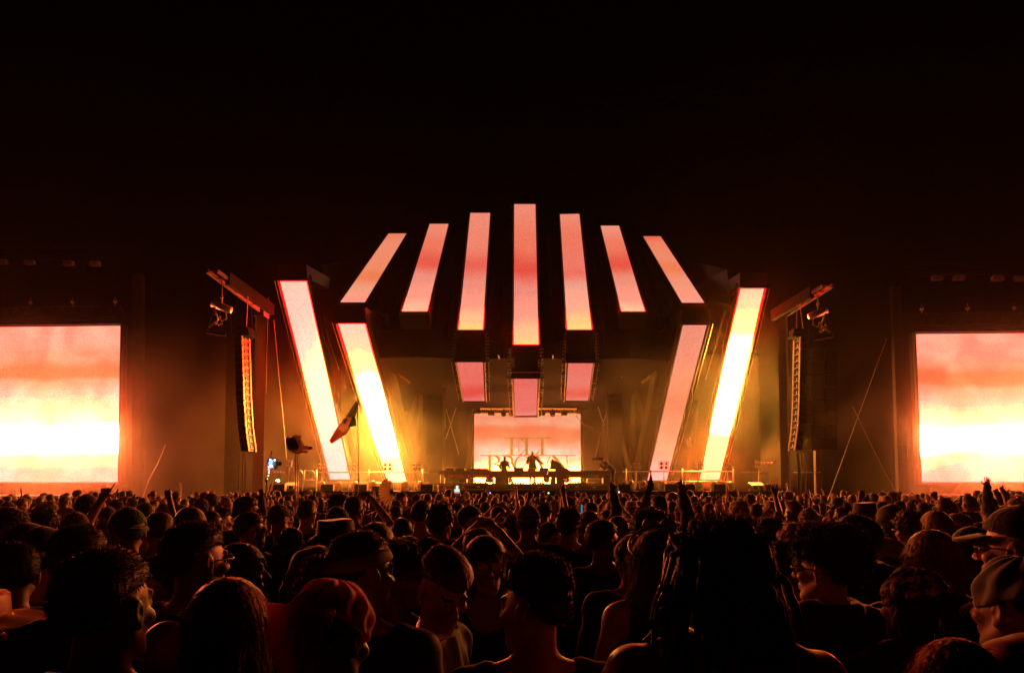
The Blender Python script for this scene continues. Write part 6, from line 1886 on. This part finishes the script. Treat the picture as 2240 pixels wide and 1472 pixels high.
ORD = ['leftmost', 'second from left', 'third from left', 'fourth from left', 'fifth from left', 'sixth from left']
for k_, v in gl.items():
    if len(v) > 1:
        v.sort(key=lambda c: c['px'])
        for i, c in enumerate(v): c['lab'] = k_ + ', ' + ORD[min(i, 5)]
for i, c in enumerate(chosen[:N_IND]):
    person((c['x'], c['y'], 0), math.radians(-c['body']), c['h'], c['lab'], 'concert crowd standing before the stage', hair='short' if c['lk'] == 'x' else c['lk'], hcol=c['hcol'], hat=c['ht'], hatcol=c['hatcol'], shirt=c['shirt'], scol=c['scol'],
           skin=c['skin'], yaw=round((c['face'] - c['body']) / 30) * 30, R=c['R'], L=c['L'], lod=1 if c['d'] < 12 else 0, fem=c['fem'])
# the remaining small heads: one mass
VP, VQ, VM = [], [], []; base = 0
mats_far = SK + [CM[k] for k in ('black', 'grey', 'navy', 'white', 'red', 'olive', 'brown', 'denim', 'tan', 'cream')] + [HM[k] for k in ('black', 'brown', 'chestnut', 'blond', 'grey')]
midx = {m.name: i for i, m in enumerate(mats_far)}
for c in chosen[N_IND:]:
    bd = body_data(int(round(c['face'] / 30) * 30), 0, 0, c['R'], c['L'], 0, False, 'tee', 0, 1.0, 1.0)
    a = math.radians(-c['body']); s_ = c['h'] / 1.75
    Rz = np.array(((math.cos(a), -math.sin(a), 0), (math.sin(a), math.cos(a), 0), (0, 0, 1)))
    T = np.array((c['x'], c['y'], 0))
    parts = [(bd['skin'][0], bd['skin'][1], c['skin']), (bd['shirt'][0], bd['shirt'][1], midx[CM[c['scol']].name]), (bd['trousers'][0], bd['trousers'][1], midx['dark denim'])]
    hk = 'short' if c['lk'] == 'x' else c['lk']
    if c['ht'] != 'hood': hp, hq = hair_data(hk if not c['ht'] else 'buzz', 0); parts.append((hp @ bd['R'].T + bd['C'], hq, midx[HM[c['hcol']].name]))
    if c['ht']: hp, hq = hat_data(c['ht'], 0); parts.append((hp @ bd['R'].T + bd['C'], hq, midx[CM[c['hatcol'] if c['hatcol'] in ('black', 'tan', 'brown', 'cream', 'red', 'navy') else 'black'].name]))
    for P, Q, m in parts:
        if len(P) == 0: continue
        VP.append((P * s_) @ Rz.T + T); VQ.append(Q + base); VM.append(np.full(len(Q), m)); base += len(P)
if VP:
    me = np_mesh('far_crowd', np.concatenate(VP), np.concatenate(VQ), mats_far, np.concatenate(VM))
    o = bpy.data.objects.new('crowd', me); COL.objects.link(o); tag(o, 'mass of small far heads in front of the stage', None, None, 'stuff')
    print('far crowd quads', len(me.polygons))

# ------------------------------------------------------------------ things held above the crowd
# tricolour flag on a tall pole
D = 15.0
r = empty('flag', atd(784, 1095, D), 'green white and red flag hanging from a tall pole left of centre', 'flag')
b = MB(); b.tube([atd(784.5, 1130, D), atd(784, 1000, D), atd(781.5, 876, D)], .012, 6); b.build('pole', M['alu'], r)
fg = MB()
NU, NV = 30, 14
def fpt(u, v):
    # u along the cloth from the hoist top to the fly, v across the cloth
    A = [(779, 877), (759, 908), (739, 932), (720, 963)]; B = [(786, 881), (777, 912), (760, 948), (725, 971)]
    def cat(P, t):
        t *= 3; i = min(int(t), 2); f = t - i
        return (P[i][0] * (1 - f) + P[i + 1][0] * f, P[i][1] * (1 - f) + P[i + 1][1] * f)
    a, c = cat(A, u), cat(B, u)
    x = a[0] * (1 - v) + c[0] * v; y = a[1] * (1 - v) + c[1] * v
    return atd(x, y, D + .10 * math.sin(u * 9 + v * 5) + .05 * math.sin(v * 11))
for i in range(NU):
    for j in range(NV):
        v = (j + .5) / NV
        fg.quad(fpt(i / NU, j / NV), fpt((i + 1) / NU, j / NV), fpt((i + 1) / NU, (j + 1) / NV), fpt(i / NU, (j + 1) / NV), 0 if i < NU * .34 else (1 if i < NU * .67 else 2))
fg.build('flag_cloth', [flagmat('flag green', (.13, .19, .07)), flagmat('flag white', (.62, .48, .30)), flagmat('flag red', (.45, .2, .11))], r, True)
# hanging green corner on the right of the cloth
g2 = MB(); pts = [atd(771, 910, D - .1), atd(777, 913, D - .1), atd(780.5, 930, D - .1), atd(761, 935, D - .1)]
g2.poly(pts); g2.build('flag_corner', flagmat('flag green corner', (.05, .20, .06)), r)
em = MB(); p = atd(755, 921, D - .22); em.tube([p + Vector((.05 * math.cos(a), -.01, .05 * math.sin(a))) for a in [k * math.pi / 5 for k in range(9)]], .012, 5); em.ball(p, .03, 8); em.build('round_emblem', M['fascia'], r)

# dog head totem: a plush head looking right
D = 12.0
r = empty('dog_head_totem', atd(650, 1100, D), 'furry dog head totem with pale muzzle on a double pole', 'totem')
for dx in (-2.6, 2.2):
    b = MB(); b.tube([atd(648.5 + dx, 1140, D), atd(649.5 + dx, 996, D)], .012, 8); b.build('pole', M['alu'], r, True)
C_ = atd(648, 975, D); k_ = D / 1500.0
xs, ys, zs = grid3((-.30, -.17, -.24), (.34, .17, .22), .0075)
X, Y, Z = xs[:, None, None], ys[None, :, None], zs[None, None, :]
n_ = .006 * np.sin(90 * X + 20 * Z) * np.sin(80 * Y) * np.sin(85 * Z + 3) + .003 * np.sin(190 * X) * np.sin(170 * Z)
dg_ = smin(cran(X, Y, Z, (.145, .115, .125), (-.02, 0, .03)), cran(X, Y, Z, (.11, .09, .09), (.03, 0, -.05)), .04)
dg_ = smin(dg_, cran(X, Y, Z, (.115, .052, .05), (.15, 0, -.045)), .035)
dg_ = smin(dg_, cran(X, Y, Z, (.05, .035, .022), (.16, 0, -.105)), .015)
for sy in (-1, 1):
    dg_ = smin(dg_, cran(X, Y, Z, (.035, .022, .055), (.02, sy * .085, .14)), .012); dg_ = smin(dg_, cran(X, Y, Z, (.03, .02, .045), (-.13, sy * .06, .10)), .02)
dg_ = dg_ + n_
dg_ = np.maximum(dg_, -(cran(X, Y, Z, (.06, .05, .010), (.19, 0, -.082))))
P, Q = surface_nets(dg_, xs, ys, zs)
fur = hair_mat('dark totem fur', (.03, .016, .010)); face_m = flagmat('pale totem fur', (.80, .56, .42), .5)
fc = P[Q].mean(1); pale = ((fc[:, 0] + .5 * np.abs(fc[:, 2] + .02) > .085) | (fc[:, 2] < -.075)) & ~((fc[:, 0] > .235) & (fc[:, 2] > -.06))
me = np_mesh('dog_head', P, Q, [fur, face_m], pale.astype(int))
o = link_obj('head', me, r); o.matrix_world = Matrix.Translation(C_)
me_ = np_mesh('tmp', P, Q, []); Nn = np.empty(len(P) * 3, np.float32); me_.vertex_normals.foreach_get('vector', Nn); Nn = Nn.reshape(-1, 3); bpy.data.meshes.remove(me_)
selm = P[:, 0] < .05
BV, BQ = blades(P[selm], Nn[selm], 1500, .03, .0022, (-.6, 0, -.3, .4), 3)
o = link_obj('fur', np_mesh('fur', BV, BQ, [fur]), r); o.matrix_world = Matrix.Translation(C_)
for sy in (-1, 1):
    b = MB(); b.ball(C_ + Vector((.085, sy * .075, .045)), .014, 8); b.build('eye', M['box'], r, True)
b = MB(); b.ball(C_ + Vector((.262, 0, -.03)), .022, 8); b.build('nose', M['box'], r, True)
b = MB(); b.tube([C_ + Vector((.275, 0, -.03)), C_ + Vector((.285, 0, -.045)), C_ + Vector((.275, 0, -.065))], .009, 6); b.build('snout_ring', M['rail'], r, True)

# totem wand with coloured LEDs and a fish tailed plush
D = 10.0
r = empty('light_totem', atd(585, 1120, D), 'plush totem on a stick wound with blue and white LED lights', 'totem')
b = MB(); b.tube([atd(570, 1175, D), atd(583, 1060, D), atd(591, 1005, D), atd(594.5, 986, D)], .011, 6); b.build('stick', M['cable'], r, True)
b = MB(); b.tube([atd(586, 1015, D), atd(592, 1007, D), atd(600, 1008, D), atd(606, 1014, D), atd(601, 1021, D), atd(592, 1023, D)], [.03, .055, .06, .05, .04, .02], 10); b.build('plush_body', CM['cream'], r, True)
b = MB(); b.hexa([atd(603, 1007, D) + Vector((0, -.02, 0)), atd(619, 1009, D) + Vector((0, -.02, 0)), atd(619, 1009, D) + Vector((0, .02, 0)), atd(603, 1007, D) + Vector((0, .02, 0)), atd(602, 1004, D) + Vector((0, -.02, 0)), atd(618.5, 1008, D) + Vector((0, -.02, 0)), atd(618.5, 1008, D) + Vector((0, .02, 0)), atd(602, 1004, D) + Vector((0, .02, 0))]); b.build('upper_fin', CM['cream'], r)
b = MB(); b.tube([atd(605, 1013, D), atd(612, 1014, D), atd(616, 1016, D)], [.03, .03, .015], 8); b.build('lower_fin', CM['navy'], r, True)
b = MB(); b.tube([atd(612, 1020, D), atd(612, 1030, D)], .008, 5); b.build('tassel', CM['cream'], r)
cols = {'blue': lamp_mat('blue diode', (.05, .12, 1.0), 9), 'white': lamp_mat('white diode', (.8, .8, 1.0), 6), 'pinkish': lamp_mat('rose diode', (1, .3, .45), 3), 'amber': lamp_mat('amber diode', (1, .7, .3), 4)}
for (x, y, c, s__) in ((593, 1009, 'blue', .028), (590, 1013, 'blue', .02), (591, 1005, 'white', .012), (593, 1019, 'white', .022), (588, 1021, 'white', .012), (588, 1026, 'blue', .014), (589, 1030, 'pinkish', .011), (588, 1034, 'amber', .010), (587, 1040, 'amber', .010), (601, 1006, 'white', .012), (585, 1047, 'amber', .007)):
    b = MB(); b.ball(atd(x, y, D - .07), s__, 8); b.build('diode', cols[c], r, True)
b = MB(); b.tube([atd(584.5, 1046, D), atd(582, 1054, D)], .02, 8); b.build('tape', M['cable'], r)

# folding fan
D = 9.5
cpt = (861, 1075)
r = empty('folding_fan', atd(862, 1078, D), 'large open folding fan with thin dark ribs held above the heads', 'fan')
fcl = flagmat('fan paper', (.50, .40, .24))
nR = 11
for k in range(nR):
    a0 = math.radians(118 + (262 - 118) * k / nR); a1 = math.radians(118 + (262 - 118) * (k + 1) / nR); am = (a0 + a1) / 2
    f = lambda a, rr_, dz=0: atd(cpt[0] + rr_ * math.cos(a), cpt[1] - rr_ * math.sin(a), D + dz)
    b = MB(); b.quad(f(a0, 9), f(am, 9, .015), f(am, 33, .03), f(a0, 33)); b.quad(f(am, 9, .015), f(a1, 9), f(a1, 33), f(am, 33, .03)); b.build('leaf_fold', fcl, r)
for k in range(nR + 1):
    a0 = math.radians(118 + (262 - 118) * k / nR)
    b = MB(); b.beam(f(a0, 1, -.01), f(a0, 33.5, -.01), .008, .006); b.build('rib', M['cable'], r)
# phone held up in the centre
D = 7.9
r = empty('phone', atd(1000, 1073, D), 'phone held up in both hands showing the stage on its screen', 'phone')
p = atd(1000, 1073, D)
b = MB(); b.box((p.x - .036, p.y - .006, p.z - .072), (p.x + .036, p.y + .004, p.z + .072)); b.build('case', M['black_metal'], r)
b = MB()
for x0_, z0_, x1_, z1_, mi in ((-.031, -.062, .031, -.03, 0), (-.031, -.0295, .031, -.012, 1), (-.031, -.0115, .031, .018, 2), (-.031, .0185, -.012, .060, 3), (-.0115, .0185, .014, .060, 4), (.0145, .0185, .031, .060, 3)):
    b.quad((p.x + x0_, p.y - .0075, p.z + z0_), (p.x + x1_, p.y - .0075, p.z + z0_), (p.x + x1_, p.y - .0075, p.z + z1_), (p.x + x0_, p.y - .0075, p.z + z1_), mi)
b.build('display', [lamp_mat('display dark', (.05, .02, .02), 1), lamp_mat('display orange', (.9, .3, .15), .8), lamp_mat('display mint', (.55, 1, .75), 1.0), lamp_mat('display red', (.5, .08, .05), .7), lamp_mat('display bright', (.8, 1, .9), 1.1)], r)
# folded pennant held up at right
D = 6.1
r = empty('pennant', atd(1428, 1070, D), 'dark pointed pennant held up right of the booth', 'flag')
b = MB(); b.poly([atd(1424, 1030, D), atd(1430, 1062, D - .02), atd(1421, 1090, D + .02), atd(1413, 1075, D + .03)]); b.poly([atd(1424, 1030, D + .03), atd(1413, 1075, D + .06), atd(1421, 1090, D + .05), atd(1430, 1062, D + .01)])
b.poly([atd(1414, 1070, D), atd(1421, 1088, D + .02), atd(1416, 1135, D + .05), atd(1402, 1130, D + .02), atd(1405, 1098, D)]); b.build('cloth', CM['brown'], r)
b = MB(); b.tube([atd(1423, 1028, D), atd(1427, 1070, D)], .006, 5); b.build('stick', M['cable'], r)
# glowing handheld at the right centre
p = atd(1272, 1114, 6.5); r = empty('phone', p, 'phone with bluish glowing edge right of centre', 'phone')
b = MB(); b.box((p.x - .012, p.y - .004, p.z - .05), (p.x + .012, p.y + .004, p.z + .05)); b.build('case', M['black_metal'], r)
b = MB(); b.quad((p.x - .004, p.y - .006, p.z - .045), (p.x + .009, p.y - .006, p.z - .045), (p.x + .009, p.y - .006, p.z + .045), (p.x - .004, p.y - .006, p.z + .045)); b.build('display', lamp_mat('display blue', (.12, .4, .8), .6), r)
# puff of breath smoke among the crowd is left to the air
# ------------------------------------------------------------------ haze: one closed box of thin pale air
hz = MB(); hz.box((-70, -6, -1), (70, 75, 21))
ho = hz.build('haze', [])
hm = bpy.data.materials.new('haze'); hm.use_nodes = True
t = hm.node_tree; t.nodes.clear()
out = t.nodes.new('ShaderNodeOutputMaterial'); pv = t.nodes.new('ShaderNodeVolumePrincipled')
pv.inputs['Color'].default_value = (0.86, 0.84, 0.62, 1)
pv.inputs['Density'].default_value = HAZE_DENSITY
pv.inputs['Anisotropy'].default_value = 0.82
t.links.new(pv.outputs[0], out.inputs['Volume'])
ho.data.materials.append(hm)
tag(ho, kind='stuff')

# stage smoke: drifting uneven banks over the platform
def smoke(name, lo, hi, dens, scale, lo_t, hi_t, seed, top_fade=True, g=0.6, col=(.88, .86, .58)):
    b = MB(); b.box(lo, hi); o = b.build(name, [])
    m = bpy.data.materials.new(name); m.use_nodes = True
    t = m.node_tree; N = t.nodes; L = t.links; N.clear()
    out = N.new('ShaderNodeOutputMaterial'); pv = N.new('ShaderNodeVolumePrincipled')
    pv.inputs['Color'].default_value = (*col, 1); pv.inputs['Anisotropy'].default_value = g
    tc = N.new('ShaderNodeTexCoord')
    mp = N.new('ShaderNodeMapping'); mp.inputs['Location'].default_value = (seed, seed, seed); mp.inputs['Scale'].default_value = (1, .7, .8)
    L.new(tc.outputs['Object'], mp.inputs[0])
    nz = N.new('ShaderNodeTexNoise'); nz.inputs['Scale'].default_value = scale; nz.inputs['Detail'].default_value = 4.0; nz.inputs['Distortion'].default_value = .6
    L.new(mp.outputs[0], nz.inputs['Vector'])
    mr = N.new('ShaderNodeMapRange'); mr.inputs[1].default_value = lo_t; mr.inputs[2].default_value = hi_t
    mr.inputs[3].default_value = 0.0; mr.inputs[4].default_value = dens
    L.new(nz.outputs['Fac'], mr.inputs[0])
    # soft edges: fade to nothing at every face of the box
    sp = N.new('ShaderNodeSeparateXYZ'); L.new(tc.outputs['Generated'], sp.inputs[0])
    cur = mr.outputs[0]
    for ax, (a, bb) in zip('XYZ', ((.06, .06), (.12, .12), (.04, .75 if top_fade else .3))):
        for (f0, f1, t0, t1) in ((0, a, 0, 1), (1 - bb, 1, 1, 0)):
            r = N.new('ShaderNodeMapRange'); r.interpolation_type = 'SMOOTHSTEP'
            r.inputs[1].default_value = f0; r.inputs[2].default_value = f1; r.inputs[3].default_value = t0; r.inputs[4].default_value = t1
            L.new(sp.outputs[ax], r.inputs[0])
            q = N.new('ShaderNodeMath'); q.operation = 'MULTIPLY'; L.new(cur, q.inputs[0]); L.new(r.outputs[0], q.inputs[1]); cur = q.outputs[0]
    L.new(cur, pv.inputs['Density'])
    L.new(pv.outputs[0], out.inputs['Volume'])
    m.cycles.volume_sampling = 'EQUIANGULAR'; o.data.materials.append(m)
    tag(o, kind='stuff')
    return o
smoke('stage_smoke', (-34, 29.5, .8), (34, 46.5, 13), 0.010, .26, .40, .70, 3.0)

smoke('stage_smoke', (-14.5, 31.4, 1.85), (13.5, 44.5, 9.5), 0.034, .42, .46, .72, 11.0, g=.5)
smoke('stage_smoke', (-14.5, 30.9, 1.85), (-5.5, 41.0, 8.5), 0.018, .30, .36, .70, 21.0, g=.5)
smoke('screen_smoke', (-25.5, 29.5, .6), (-12.5, 36.5, 11), 0.06, .22, .30, .62, 5.0, g=.6)
smoke('screen_smoke', (16.0, 30.0, .6), (27.5, 37.5, 11), 0.055, .22, .30, .62, 8.0, g=.6)
